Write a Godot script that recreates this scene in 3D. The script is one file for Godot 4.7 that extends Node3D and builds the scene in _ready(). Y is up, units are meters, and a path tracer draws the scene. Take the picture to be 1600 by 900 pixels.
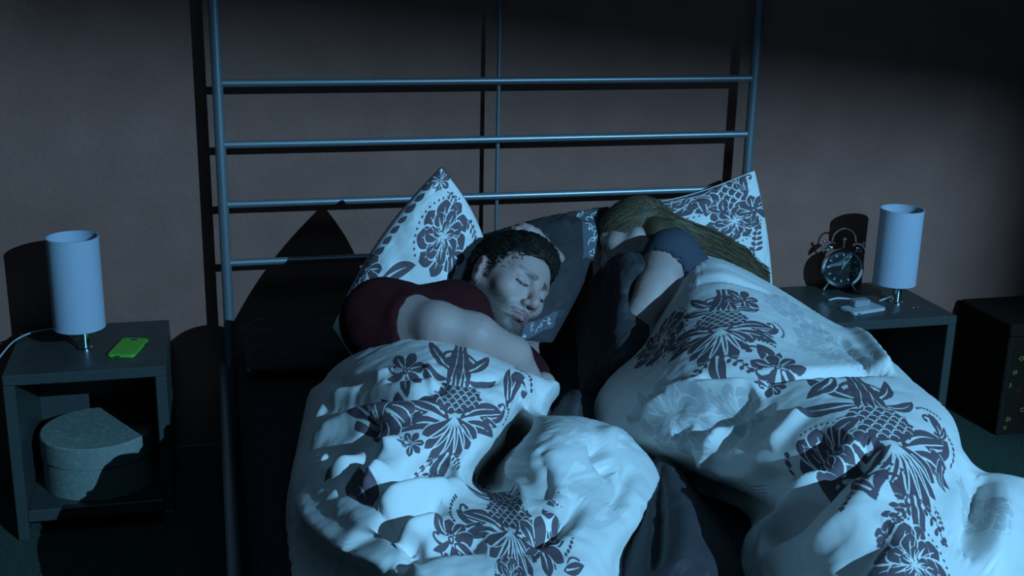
extends Node3D
# A bedroom at night: two sleepers in a metal-framed bed between two nightstands,
# lit by one cold hard spotlight standing to the right of the camera.
# World: y up, metres, x to the right along the headboard wall, z away from the wall.

const CAM_POS := Vector3(-0.7357, 1.4419, 3.1017)
const CAM_ROT := Vector3(-16.691, -14.115, 1.235)
const FOCAL := 1900.9
const WALL_Z := -0.087
const STAND_TOP := 0.421
const MATTRESS_TOP := 0.385

var cam_basis: Basis
var names_used := {}
var M := {}
var font: SystemFont

func _ready() -> void:
	# ---- camera ----
	cam_basis = Basis.from_euler(CAM_ROT * PI / 180.0)
	var cam := Camera3D.new()
	cam.name = "camera"
	add_child(cam)
	cam.transform = Transform3D(cam_basis, CAM_POS)
	cam.fov = 26.637
	cam.near = 0.05
	cam.current = true
	# ---- environment: a closed dark room, no sky light ----
	var we := WorldEnvironment.new()
	we.name = "world_environment"
	var env := Environment.new()
	env.background_mode = Environment.BG_COLOR
	env.background_color = Color(0.004, 0.006, 0.010)
	env.ambient_light_source = Environment.AMBIENT_SOURCE_DISABLED
	env.tonemap_mode = Environment.TONE_MAPPER_LINEAR
	env.tonemap_exposure = 1.0
	env.sdfgi_enabled = true
	env.ssao_enabled = true
	env.ssil_enabled = true
	we.environment = env
	add_child(we)
	# ---- the one strong source: a small hard spotlight right of the camera ----
	build_studio_lamp(Vector3(2.03, 2.92, 5.64))
	build_added_fill()
	make_materials()
	build_room()
	build_bed()
	build_left_stand()
	build_right_stand()
	build_chest()
	build_pillows()
	build_people()
	build_duvets()

# ------------------------------------------------------------------ helpers
func ray(px: float, py: float) -> Vector3:
	return cam_basis * Vector3((px - 800.0) / FOCAL, -(py - 450.0) / FOCAL, -1.0)

func pz(px: float, py: float, z: float) -> Vector3:      # pixel -> point on the plane z
	var d := ray(px, py)
	return CAM_POS + d * ((z - CAM_POS.z) / d.z)

func ph(px: float, py: float, h: float) -> Vector3:      # pixel -> point at height h
	var d := ray(px, py)
	return CAM_POS + d * ((h - CAM_POS.y) / d.y)

func pix(p: Vector3) -> Vector2:                          # point -> pixel
	var q := cam_basis.inverse() * (p - CAM_POS)
	return Vector2(800.0 + FOCAL * q.x / -q.z, 450.0 - FOCAL * q.y / -q.z)

func numbered(n: String) -> String:
	var k: int = names_used.get(n, 0)
	names_used[n] = k + 1
	return n if k == 0 else "%s_%03d" % [n, k]

func thing(called: String, label: String, category: String, at := Vector3.ZERO, turn := 0.0, group := "") -> Node3D:
	var o := Node3D.new()
	o.name = numbered(called)
	add_child(o)
	o.position = at
	o.rotation.y = turn
	o.set_meta("label", label)
	o.set_meta("category", category)
	if group != "":
		o.set_meta("group", group)
	return o

func obj(called: String, mesh: Mesh, mat: Material, parent: Node = null, xf := Transform3D.IDENTITY) -> MeshInstance3D:
	var o := MeshInstance3D.new()
	o.mesh = mesh
	if mat != null:
		o.material_override = mat
	o.transform = xf
	if parent == null:
		o.name = numbered(called)
		add_child(o)
	else:
		o.name = called
		parent.add_child(o, true)
	return o

func structure(called: String, mesh: Mesh, mat: Material, label: String, category: String, xf := Transform3D.IDENTITY) -> MeshInstance3D:
	var o := obj(called, mesh, mat, null, xf)
	o.set_meta("kind", "structure")
	o.set_meta("label", label)
	o.set_meta("category", category)
	return o

func lin(r: float, g: float, b: float) -> Color:          # linear base colour -> albedo
	return Color(r, g, b).linear_to_srgb()

func smat(c: Color, rough := 0.8, metal := 0.0, spec := 0.5) -> StandardMaterial3D:
	var m := StandardMaterial3D.new()
	m.albedo_color = c
	m.roughness = rough
	m.metallic = metal
	m.metallic_specular = spec
	return m

func noise_tex(seed_: int, freq: float, c0: Color, c1: Color, size := 512) -> NoiseTexture2D:
	var n := FastNoiseLite.new()
	n.seed = seed_
	n.noise_type = FastNoiseLite.TYPE_SIMPLEX_SMOOTH
	n.frequency = freq
	n.fractal_octaves = 5
	var t := NoiseTexture2D.new()
	t.noise = n
	t.width = size
	t.height = size
	t.seamless = true
	var g := Gradient.new()
	g.set_color(0, c0)
	g.set_color(1, c1)
	t.color_ramp = g
	return t

func normal_tex(seed_: int, freq: float, strength: float, size := 512) -> NoiseTexture2D:
	var n := FastNoiseLite.new()
	n.seed = seed_
	n.noise_type = FastNoiseLite.TYPE_SIMPLEX_SMOOTH
	n.frequency = freq
	n.fractal_octaves = 4
	var t := NoiseTexture2D.new()
	t.noise = n
	t.width = size
	t.height = size
	t.seamless = true
	t.as_normal_map = true
	t.bump_strength = strength
	return t

# --- box with chamfered edges ---
func bbox(st: SurfaceTool, c: Vector3, s: Vector3, b := 0.002) -> void:
	var h := s * 0.5
	b = minf(b, minf(h.x, minf(h.y, h.z)) * 0.9)
	var v := func(sx: float, sy: float, sz: float, ax: int) -> Vector3:
		var p := Vector3(sx * h.x, sy * h.y, sz * h.z)
		if ax != 0: p.x -= sx * b
		if ax != 1: p.y -= sy * b
		if ax != 2: p.z -= sz * b
		return c + p
	for s1 in [-1.0, 1.0]:
		quad_out(st, v.call(s1, -1, -1, 0), v.call(s1, 1, -1, 0), v.call(s1, 1, 1, 0), v.call(s1, -1, 1, 0), c)
		quad_out(st, v.call(-1, s1, -1, 1), v.call(1, s1, -1, 1), v.call(1, s1, 1, 1), v.call(-1, s1, 1, 1), c)
		quad_out(st, v.call(-1, -1, s1, 2), v.call(1, -1, s1, 2), v.call(1, 1, s1, 2), v.call(-1, 1, s1, 2), c)
		for s2 in [-1.0, 1.0]:
			quad_out(st, v.call(s1, s2, -1, 0), v.call(s1, s2, 1, 0), v.call(s1, s2, 1, 1), v.call(s1, s2, -1, 1), c)
			quad_out(st, v.call(s1, -1, s2, 0), v.call(s1, 1, s2, 0), v.call(s1, 1, s2, 2), v.call(s1, -1, s2, 2), c)
			quad_out(st, v.call(-1, s1, s2, 1), v.call(1, s1, s2, 1), v.call(1, s1, s2, 2), v.call(-1, s1, s2, 2), c)
			for s3 in [-1.0, 1.0]:
				tri_out(st, v.call(s1, s2, s3, 0), v.call(s1, s2, s3, 1), v.call(s1, s2, s3, 2), c)

func tri_out(st: SurfaceTool, a: Vector3, b: Vector3, c: Vector3, o: Vector3) -> void:
	var n := (b - a).cross(c - a)
	if n.dot((a + b + c) / 3.0 - o) > 0.0:               # clockwise front faces
		st.add_vertex(a); st.add_vertex(c); st.add_vertex(b)
	else:
		st.add_vertex(a); st.add_vertex(b); st.add_vertex(c)

func quad_out(st: SurfaceTool, a: Vector3, b: Vector3, c: Vector3, d: Vector3, o: Vector3) -> void:
	tri_out(st, a, b, c, o)
	tri_out(st, a, c, d, o)

func flat_tool() -> SurfaceTool:
	var st := SurfaceTool.new()
	st.begin(Mesh.PRIMITIVE_TRIANGLES)
	st.set_smooth_group(-1)
	return st

func smooth_tool() -> SurfaceTool:
	var st := SurfaceTool.new()
	st.begin(Mesh.PRIMITIVE_TRIANGLES)
	st.set_smooth_group(0)
	return st

func done(st: SurfaceTool) -> ArrayMesh:
	st.generate_normals()
	return st.commit()

func box_mesh(c: Vector3, s: Vector3, b := 0.002) -> ArrayMesh:
	var st := flat_tool()
	bbox(st, c, s, b)
	return done(st)

# --- tube along a path, radius per point, with closed ends ---
func tube_arrays(path: PackedVector3Array, radii: PackedFloat32Array, sides := 12) -> ArrayMesh:
	var P := PackedVector3Array()
	var N := PackedVector3Array()
	var I := PackedInt32Array()
	add_tube(P, N, I, path, radii, sides)
	return raw_mesh(P, N, I)

func add_tube(P: PackedVector3Array, N: PackedVector3Array, I: PackedInt32Array, path: PackedVector3Array, radii: PackedFloat32Array, sides := 12) -> void:
	var n := path.size()
	var base := P.size()
	var t0 := (path[1] - path[0]).normalized()
	var up := Vector3.UP if absf(t0.y) < 0.9 else Vector3.RIGHT
	var side := t0.cross(up).normalized()
	for i in n:
		var t: Vector3
		if i == 0: t = path[1] - path[0]
		elif i == n - 1: t = path[n - 1] - path[n - 2]
		else: t = path[i + 1] - path[i - 1]
		t = t.normalized()
		side = (side - t * side.dot(t)).normalized()
		var bi := t.cross(side)
		var r: float = radii[mini(i, radii.size() - 1)]
		for k in sides:
			var a := TAU * k / sides
			var nn := side * cos(a) + bi * sin(a)
			P.append(path[i] + nn * r)
			N.append(nn)
	for i in n - 1:
		for k in sides:
			var a := base + i * sides + k
			var b := base + i * sides + (k + 1) % sides
			var c := a + sides
			var d := b + sides
			I.append_array(PackedInt32Array([a, c, b, b, c, d]))
	for e in 2:
		var ci := P.size()
		var i: int = 0 if e == 0 else n - 1
		var t := (path[0] - path[1]).normalized() if e == 0 else (path[n - 1] - path[n - 2]).normalized()
		P.append(path[i]); N.append(t)
		for k in sides:
			P.append(P[base + i * sides + k]); N.append(t)
		for k in sides:
			var a := ci + 1 + k
			var b := ci + 1 + (k + 1) % sides
			if e == 0: I.append_array(PackedInt32Array([ci, a, b]))
			else: I.append_array(PackedInt32Array([ci, b, a]))

func raw_mesh(P: PackedVector3Array, N: PackedVector3Array, I: PackedInt32Array, UV = null, C = null) -> ArrayMesh:
	var arr := []
	arr.resize(Mesh.ARRAY_MAX)
	arr[Mesh.ARRAY_VERTEX] = P
	arr[Mesh.ARRAY_NORMAL] = N
	arr[Mesh.ARRAY_INDEX] = I
	if UV != null: arr[Mesh.ARRAY_TEX_UV] = UV
	if C != null: arr[Mesh.ARRAY_COLOR] = C
	var m := ArrayMesh.new()
	m.add_surface_from_arrays(Mesh.PRIMITIVE_TRIANGLES, arr)
	return m

func rod(a: Vector3, b: Vector3, r: float, sides := 14) -> ArrayMesh:
	return tube_arrays(PackedVector3Array([a, b]), PackedFloat32Array([r]), sides)

func bezier_path(pts: Array, per := 8) -> PackedVector3Array:   # Catmull-Rom through points
	var out := PackedVector3Array()
	for i in pts.size() - 1:
		var p0: Vector3 = pts[maxi(i - 1, 0)]
		var p1: Vector3 = pts[i]
		var p2: Vector3 = pts[i + 1]
		var p3: Vector3 = pts[mini(i + 2, pts.size() - 1)]
		for k in per:
			out.append(p1.cubic_interpolate(p2, p0, p3, float(k) / per))
	out.append(pts[pts.size() - 1])
	return out

# --- lathe: profile of (radius, y) round the y axis; each profile edge keeps its own normal ---
func lathe(profile: Array, sides := 40, scale_x := 1.0, scale_z := 1.0) -> ArrayMesh:
	var P := PackedVector3Array()
	var N := PackedVector3Array()
	var U := PackedVector2Array()
	var I := PackedInt32Array()
	var along := 0.0
	for i in profile.size() - 1:
		var a: Vector2 = profile[i]
		var b: Vector2 = profile[i + 1]
		var d := (b - a)
		var nn := Vector2(d.y, -d.x).normalized()
		var base := P.size()
		for k in sides + 1:
			var t := TAU * k / sides
			var e := Vector3(cos(t), 0, sin(t))
			for q: Vector2 in [a, b]:
				P.append(Vector3(e.x * q.x * scale_x, q.y, e.z * q.x * scale_z))
				N.append(Vector3(e.x * nn.x / scale_x, nn.y, e.z * nn.x / scale_z).normalized())
				U.append(Vector2(float(k) / sides, along + (d.length() if q == b else 0.0)))
		along += d.length()
		for k in sides:
			var o := base + k * 2
			I.append_array(PackedInt32Array([o, o + 2, o + 1, o + 1, o + 2, o + 3]))
	return raw_mesh(P, N, I, U)

func ball(r: float, squash := Vector3.ONE) -> ArrayMesh:
	var prof := []
	for i in 13:
		var a := -PI / 2 + PI * i / 12.0
		prof.append(Vector2(cos(a) * r, sin(a) * r))
	return lathe_smooth(prof, 20, squash)

func lathe_smooth(profile: Array, sides := 32, squash := Vector3.ONE) -> ArrayMesh:
	var P := PackedVector3Array()
	var I := PackedInt32Array()
	for i in profile.size():
		var q: Vector2 = profile[i]
		for k in sides:
			var t := TAU * k / sides
			P.append(Vector3(cos(t) * q.x, q.y, sin(t) * q.x) * squash)
	for i in profile.size() - 1:
		for k in sides:
			var a := i * sides + k
			var b := i * sides + (k + 1) % sides
			I.append_array(PackedInt32Array([a, b, a + sides, b, b + sides, a + sides]))
	return raw_mesh(P, auto_normals(P, I), I)

func auto_normals(P: PackedVector3Array, I: PackedInt32Array) -> PackedVector3Array:
	var N := PackedVector3Array()
	N.resize(P.size())
	for t in range(0, I.size(), 3):
		var a := I[t]
		var b := I[t + 1]
		var c := I[t + 2]
		var n := (P[c] - P[a]).cross(P[b] - P[a])
		N[a] += n
		N[b] += n
		N[c] += n
	for i in N.size():
		N[i] = N[i].normalized() if N[i].length_squared() > 1e-20 else Vector3.UP
	return N

# ------------------------------------------------------------------ light
func build_studio_lamp(at: Vector3) -> void:
	var aim := Vector3(-0.15, 0.40, 0.35)
	var t := thing("studio_spotlight", "black studio spotlight with barn doors on a tall stand", "lamp", Vector3(at.x, 0, at.z))
	var black := smat(lin(0.02, 0.02, 0.022), 0.5)
	var head_xf := Transform3D(Basis.looking_at(aim - at, Vector3.UP), at - t.position)
	# housing: an open can behind the bulb
	var can := lathe([Vector2(0.0, -0.16), Vector2(0.075, -0.16), Vector2(0.08, 0.02), Vector2(0.074, 0.02), Vector2(0.068, -0.15), Vector2(0.0, -0.15)], 32)
	obj("housing", can, black, t, head_xf * Transform3D(Basis(Vector3.RIGHT, -PI / 2), Vector3.ZERO))
	obj("stand_pole", rod(Vector3(0, 0.0, 0.10), Vector3(0, at.y - 0.14, 0.10), 0.014), black, t)
	obj("yoke", rod(Vector3(0, at.y - 0.15, 0.10), head_xf * Vector3(0, -0.07, 0.10), 0.012), black, t)
	for k in 3:
		var a := TAU * k / 3.0 + 0.4
		obj("leg", rod(Vector3(0, 0.35, 0.10), Vector3(cos(a) * 0.4, 0.012, 0.10 + sin(a) * 0.4), 0.010), black, t)
	# the bulb and its light
	var glow := smat(lin(0.3, 0.6, 1.0), 0.5)
	glow.emission_enabled = true
	glow.emission = lin(0.33, 0.64, 1.0)
	glow.emission_energy_multiplier = 2.0
	obj("bulb", ball(0.011), glow, t, Transform3D(Basis.IDENTITY, head_xf * Vector3(0, 0, 0.03)))
	var l := SpotLight3D.new()
	l.name = "spot_beam"
	t.add_child(l, true)
	l.transform = head_xf
	l.light_color = lin(0.215, 0.60, 1.0)
	l.light_energy = KEY_ENERGY
	l.spot_range = 16.0
	l.spot_attenuation = 2.0
	l.spot_angle = 27.0
	l.spot_angle_attenuation = 0.6
	l.light_size = 0.010
	l.shadow_enabled = true
	# barn doors: plates whose inner edges cut the beam along lines on the headboard wall
	barn_door(t, at, [Vector3(-1.35, 1.17, WALL_Z), Vector3(1.75, 0.82, WALL_Z)], Vector3(0.05, 0.9, 0.0), black)
	barn_door(t, at, [Vector3(1.52, 1.4, WALL_Z), Vector3(1.62, -0.9, WALL_Z)], Vector3(0.8, 0.0, 0.0), black)

func build_added_fill() -> void:  # unseen softbox, added only as fill to brighten the dark areas
	var t := thing("added_fill_softbox", "large dim softbox added out of view under the ceiling to lift the shadows", "lamp", Vector3(-0.5, 3.25, 2.4))
	var glow := smat(lin(0.5, 0.6, 0.6), 0.8)
	glow.emission_enabled = true
	glow.emission = lin(0.22, 0.60, 1.0)
	glow.emission_energy_multiplier = 0.05
	obj("frame", box_mesh(Vector3(0, 0.05, 0), Vector3(1.64, 0.06, 1.24), 0.004), smat(lin(0.02, 0.02, 0.02), 0.6), t)
	obj("diffuser", box_mesh(Vector3(0, 0.015, 0), Vector3(1.60, 0.008, 1.20), 0.001), glow, t)
	for s in [-1.0, 1.0]:
		obj("hanger", rod(Vector3(s * 0.7, 0.08, 0), Vector3(s * 0.7, 0.15, 0), 0.006, 8), M.get("chrome", glow), t)
	var l := AreaLight3D.new()
	l.name = "added_fill_light"
	t.add_child(l, true)
	l.area_size = Vector2(1.6, 1.2)
	l.rotation_degrees = Vector3(-90, 0, 0)
	l.position = Vector3(0, 0.005, 0)
	l.light_color = lin(0.22, 0.60, 1.0)
	l.light_energy = FILL_ENERGY
	l.area_range = 12.0
	l.area_attenuation = 2.0
	l.shadow_enabled = true

const FILL_ENERGY := 0.85
const KEY_ENERGY := 43.0

func barn_door(t: Node3D, at: Vector3, line: Array, outward: Vector3, m: Material) -> void:
	var k := 0.046                                       # how far along the beam the plate stands
	var a: Vector3 = at.lerp(line[0], k)
	var b: Vector3 = at.lerp(line[1], k)
	var o := outward.normalized() * 0.16
	var st := flat_tool()
	var n := (b - a).cross(o).normalized() * 0.0015
	var c := (a + b) * 0.5 + o * 0.5
	var top := [a + n, b + n, b + o + n, a + o + n]
	var bot := [a - n, b - n, b + o - n, a + o - n]
	quad_out(st, top[0], top[1], top[2], top[3], c)
	quad_out(st, bot[0], bot[1], bot[2], bot[3], c)
	for i in 4:
		quad_out(st, top[i], top[(i + 1) % 4], bot[(i + 1) % 4], bot[i], c)
	obj("barn_door", done(st), m, t, Transform3D(Basis.IDENTITY, -t.position))

# ------------------------------------------------------------------ materials
func make_materials() -> void:
	font = SystemFont.new()
	font.font_names = PackedStringArray(["Droid Sans"])
	var wall := smat(Color.WHITE, 0.92, 0.0, 0.25)
	wall.albedo_texture = noise_tex(11, 0.012, lin(0.215, 0.096, 0.074), lin(0.258, 0.115, 0.088))
	wall.uv1_triplanar = true
	wall.uv1_world_triplanar = true
	wall.uv1_scale = Vector3.ONE * 0.8
	wall.normal_enabled = true
	wall.normal_texture = normal_tex(12, 0.11, 1.4)
	wall.normal_scale = 0.35
	M.wall = wall
	M.wall_grey = smat(lin(0.045, 0.048, 0.052), 0.95, 0.0, 0.2)
	var carpet := smat(Color.WHITE, 1.0, 0.0, 0.1)
	carpet.albedo_texture = noise_tex(21, 0.09, lin(0.040, 0.060, 0.048), lin(0.065, 0.090, 0.072))
	carpet.uv1_triplanar = true
	carpet.uv1_world_triplanar = true
	carpet.uv1_scale = Vector3.ONE * 2.0
	carpet.normal_enabled = true
	carpet.normal_texture = normal_tex(22, 0.25, 6.0)
	M.carpet = carpet
	M.ceiling = smat(lin(0.10, 0.10, 0.10), 0.95)
	M.baseboard = smat(lin(0.10, 0.10, 0.095), 0.6)
	var steel := smat(Color.WHITE, 0.38, 0.55, 0.5)
	steel.albedo_texture = noise_tex(31, 0.05, lin(0.20, 0.21, 0.22), lin(0.24, 0.25, 0.26))
	steel.uv1_triplanar = true
	steel.uv1_scale = Vector3.ONE * 4.0
	M.steel = steel
	var stand := smat(Color.WHITE, 0.42, 0.0, 0.5)
	stand.albedo_texture = noise_tex(41, 0.03, lin(0.036, 0.038, 0.035), lin(0.048, 0.050, 0.046))
	stand.uv1_triplanar = true
	stand.uv1_scale = Vector3(2, 8, 2)
	M.stand = stand
	M.chrome = smat(lin(0.75, 0.76, 0.78), 0.12, 1.0)
	M.black = smat(lin(0.012, 0.012, 0.012), 0.5)
	var sheet := smat(Color.WHITE, 0.95, 0.0, 0.2)
	sheet.albedo_texture = noise_tex(51, 0.02, lin(0.028, 0.026, 0.028), lin(0.040, 0.037, 0.040))
	sheet.uv1_triplanar = true
	sheet.uv1_scale = Vector3.ONE * 2.0
	M.sheet = sheet
	var shade := smat(Color.WHITE, 0.85, 0.0, 0.3)
	shade.albedo_texture = noise_tex(61, 0.06, lin(0.36, 0.38, 0.45), lin(0.42, 0.44, 0.51))
	shade.uv1_triplanar = true
	shade.uv1_scale = Vector3(4, 4, 4)
	M.shade = shade
	M.white_plastic = smat(lin(0.42, 0.42, 0.45), 0.35)
	M.cable = smat(lin(0.45, 0.45, 0.46), 0.45)

# ------------------------------------------------------------------ the room
func build_room() -> void:
	var X0 := -2.3
	var X1 := 2.7
	var Z1 := 6.6
	var H := 3.4
	var T := 0.12
	structure("floor", box_mesh(Vector3((X0 + X1) / 2, -T / 2, (WALL_Z + Z1) / 2), Vector3(X1 - X0 + 2 * T, T, Z1 - WALL_Z + 2 * T), 0.0005), M.carpet, "dark green carpeted floor", "floor")
	structure("ceiling", box_mesh(Vector3((X0 + X1) / 2, H + T / 2, (WALL_Z + Z1) / 2), Vector3(X1 - X0 + 2 * T, T, Z1 - WALL_Z + 2 * T), 0.0005), M.ceiling, "plain ceiling above the bed", "ceiling")
	structure("wall_back", box_mesh(Vector3((X0 + X1) / 2, H / 2, WALL_Z - T / 2), Vector3(X1 - X0 + 2 * T, H, T), 0.0005), M.wall, "brown painted wall behind the metal headboard", "wall")
	structure("wall_front", box_mesh(Vector3((X0 + X1) / 2, H / 2, Z1 + T / 2), Vector3(X1 - X0 + 2 * T, H, T), 0.0005), M.wall_grey, "dark grey painted wall opposite the bed", "wall")
	structure("wall_left", box_mesh(Vector3(X0 - T / 2, H / 2, (WALL_Z + Z1) / 2), Vector3(T, H, Z1 - WALL_Z), 0.0005), M.wall_grey, "dark grey painted side wall by the green phone's nightstand", "wall")
	structure("wall_right", box_mesh(Vector3(X1 + T / 2, H / 2, (WALL_Z + Z1) / 2), Vector3(T, H, Z1 - WALL_Z), 0.0005), M.wall_grey, "dark grey painted side wall by the flowered chest", "wall")
	structure("baseboard_back", box_mesh(Vector3((X0 + X1) / 2, 0.0275, WALL_Z + 0.006), Vector3(X1 - X0, 0.055, 0.012), 0.002), M.baseboard, "dark low skirting board along the brown wall", "baseboard")

# ------------------------------------------------------------------ the bed
func build_bed() -> void:
	var bed := thing("double_bed", "grey steel bed frame with tall barred headboard", "bed")
	var top := 1.40
	for s in [-1.0, 1.0]:
		obj("headboard_post", rod(Vector3(0.7155 * s, 0.0, 0), Vector3(0.7155 * s, top, 0), 0.0135, 20), M.steel, bed)
		obj("side_rail", rod(Vector3(0.735 * s, 0.30, 0.0), Vector3(0.735 * s, 0.30, 2.06), 0.013, 16), M.steel, bed)
		obj("foot_leg", rod(Vector3(0.7155 * s, 0.0, 2.06), Vector3(0.7155 * s, 0.36, 2.06), 0.0135, 16), M.steel, bed)
	for y in [1.356, 1.0485, 0.8955, 0.7425, 0.5885]:
		obj("headboard_rail", rod(Vector3(-0.7155, y, 0), Vector3(0.7155, y, 0), 0.0095, 16), M.steel, bed)
	obj("headboard_rail", rod(Vector3(-0.7155, 0.30, 0), Vector3(0.7155, 0.30, 0), 0.0095, 16), M.steel, bed)
	obj("headboard_upright", rod(Vector3(0, 0.30, -0.014), Vector3(0, 1.356, -0.014), 0.0055, 12), M.steel, bed)
	obj("foot_rail", rod(Vector3(-0.7155, 0.30, 2.06), Vector3(0.7155, 0.30, 2.06), 0.0095, 12), M.steel, bed)
	for k in 9:
		var z := 0.15 + k * 0.22
		obj("slat", box_mesh(Vector3(0, 0.245, z), Vector3(1.40, 0.018, 0.07), 0.003), M.black, bed)
	# mattress: rounded slab with a slightly rumpled sheet
	var nu := 70
	var nv := 90
	var P := PackedVector3Array()
	var U := PackedVector2Array()
	var n := FastNoiseLite.new()
	n.seed = 5
	n.frequency = 3.5
	for j in nv + 1:
		for i in nu + 1:
			var s := float(i) / nu * 2.0 - 1.0
			var t := float(j) / nv * 2.0 - 1.0
			var q := fold_edge(s, 0.705, 0.125)
			var r := fold_edge(t, 0.995, 0.125)
			var y := MATTRESS_TOP - (q.y + r.y)
			y += n.get_noise_3d(q.x, y, r.x + 1.0) * 0.006
			P.append(Vector3(q.x, maxf(y, 0.255), r.x + 1.03))
			U.append(Vector2(s, t))
	var mt := thing("mattress", "mattress under a dark charcoal fitted sheet on the steel bed", "mattress")
	obj("fitted_sheet", grid_mesh(P, nu, nv, U), M.sheet, mt)
	obj("core", box_mesh(Vector3(0, 0.305, 1.03), Vector3(1.38, 0.095, 1.96), 0.02), M.sheet, mt)

func fold_edge(s: float, half: float, drop: float) -> Vector2:   # flat top, rounded edge, then straight down
	var total := half + drop
	var d := absf(s) * total
	var rr := 0.05
	var flat := half - rr
	var arc := rr * PI / 2
	var out := Vector2.ZERO
	if d < flat: out = Vector2(d, 0)
	elif d < flat + arc: out = Vector2(flat + sin((d - flat) / rr) * rr, rr - cos((d - flat) / rr) * rr)
	else: out = Vector2(half, rr + (d - flat - arc))
	out.x *= signf(s)
	return out

func grid_mesh(P: PackedVector3Array, nu: int, nv: int, U: PackedVector2Array, flip := false) -> ArrayMesh:
	var I := PackedInt32Array()
	for j in nv:
		for i in nu:
			var a := j * (nu + 1) + i
			var b := a + 1
			var c := a + nu + 1
			var d := c + 1
			if flip: I.append_array(PackedInt32Array([a, c, b, b, c, d]))
			else: I.append_array(PackedInt32Array([a, b, c, b, d, c]))
	return raw_mesh(P, auto_normals(P, I), I, U)

# ------------------------------------------------------------------ nightstands
func build_stand(label: String, x0: float, x1: float, z1: float) -> Node3D:
	var z0 := WALL_Z + 0.014
	var cx := (x0 + x1) / 2
	var w := x1 - x0
	var d := z1 - z0
	var t := thing("nightstand", label, "nightstand", Vector3(cx, 0, (z0 + z1) / 2), 0.0)
	var th := 0.026
	obj("top_panel", box_mesh(Vector3(0, STAND_TOP - th / 2, 0), Vector3(w, th, d), 0.0025), M.stand, t)
	for s in [-1.0, 1.0]:
		obj("side_panel", box_mesh(Vector3(s * (w / 2 - 0.013), (STAND_TOP - th + 0.045) / 2, 0), Vector3(0.026, STAND_TOP - th - 0.045, d), 0.002), M.stand, t)
		for q in [-1.0, 1.0]:
			obj("leg", box_mesh(Vector3(s * (w / 2 - 0.013), 0.0225, q * (d / 2 - 0.02)), Vector3(0.026, 0.045, 0.04), 0.002), M.stand, t)
	obj("bottom_shelf", box_mesh(Vector3(0, 0.060, 0.0), Vector3(w - 0.052, 0.030, d - 0.004), 0.002), M.stand, t)
	obj("back_panel", box_mesh(Vector3(0, 0.235, -d / 2 + 0.005), Vector3(w - 0.052, 0.32, 0.008), 0.001), M.stand, t)
	return t

func build_lamp(label: String, base: Vector3, shade_c: Vector3, r: float, h: float) -> void:
	var t := thing("table_lamp", label, "lamp", base)
	obj("foot", lathe([Vector2(0.0, 0.0), Vector2(0.020, 0.0), Vector2(0.020, 0.004), Vector2(0.014, 0.006), Vector2(0.0, 0.006)], 32), M.chrome, t)
	var stem_h := shade_c.y - h / 2 - base.y + 0.05
	obj("stem", lathe([Vector2(0.0, 0.004), Vector2(0.0125, 0.004), Vector2(0.0125, stem_h), Vector2(0.0, stem_h)], 28), M.chrome, t)
	obj("socket", lathe([Vector2(0.0, stem_h), Vector2(0.016, stem_h), Vector2(0.018, stem_h + 0.04), Vector2(0.0, stem_h + 0.04)], 24), M.white_plastic, t)
	obj("bulb", ball(0.022), M.white_plastic, t, Transform3D(Basis.IDENTITY, Vector3(0, stem_h + 0.058, 0)))
	var sc := shade_c - base
	var y0 := sc.y - h / 2
	var y1 := sc.y + h / 2
	var shade := obj("lamp_shade", lathe([Vector2(r - 0.002, y0), Vector2(r, y0), Vector2(r, y1), Vector2(r - 0.002, y1), Vector2(r - 0.002, y0)], 64), M.shade, t, Transform3D(Basis.IDENTITY, Vector3(sc.x, 0, sc.z)))
	for y in [y0 + 0.002, y1 - 0.002]:
		var ring := lathe([Vector2(r - 0.0025, y - 0.003), Vector2(r + 0.0006, y - 0.003), Vector2(r + 0.0006, y + 0.0025), Vector2(r - 0.0025, y + 0.0025), Vector2(r - 0.0025, y - 0.003)], 64)
		obj("rim", ring, M.shade, shade)
	for k in 3:
		var a := TAU * k / 3.0
		obj("spider_arm", rod(Vector3(-sc.x, stem_h + 0.01, -sc.z), Vector3(cos(a) * (r - 0.002), stem_h + 0.01, sin(a) * (r - 0.002)), 0.0012, 6), M.chrome, shade)

func rounded_slab(w: float, d: float, h: float, rad: float, bev := 0.0015) -> ArrayMesh:
	var ring := func(inset: float, y: float) -> PackedVector3Array:
		var out := PackedVector3Array()
		for q in 4:
			var c := Vector2(w / 2 - rad, d / 2 - rad) * Vector2([1, -1, -1, 1][q], [1, 1, -1, -1][q])
			for k in 7:
				var a := PI / 2 * q + PI / 2 * k / 6.0
				out.append(Vector3(c.x + cos(a) * (rad - inset), y, c.y + sin(a) * (rad - inset)))
		return out
	var rings := [ring.call(bev, 0.0), ring.call(0.0, bev), ring.call(0.0, h - bev), ring.call(bev, h)]
	var st := flat_tool()
	var c := Vector3(0, h / 2, 0)
	for i in 3:
		var n: int = rings[i].size()
		for k in n:
			quad_out(st, rings[i][k], rings[i][(k + 1) % n], rings[i + 1][(k + 1) % n], rings[i + 1][k], c)
	for k in rings[0].size():
		var n: int = rings[0].size()
		tri_out(st, Vector3(0, 0, 0), rings[0][k], rings[0][(k + 1) % n], c)
		tri_out(st, Vector3(0, h, 0), rings[3][k], rings[3][(k + 1) % n], c)
	return done(st)

func cable(called: String, label: String, pts: Array, r: float, mat: Material) -> void:
	var o := obj(called, tube_arrays(bezier_path(pts, 8), PackedFloat32Array([r]), 8), mat)
	o.set_meta("label", label)
	o.set_meta("category", "cable")

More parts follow.
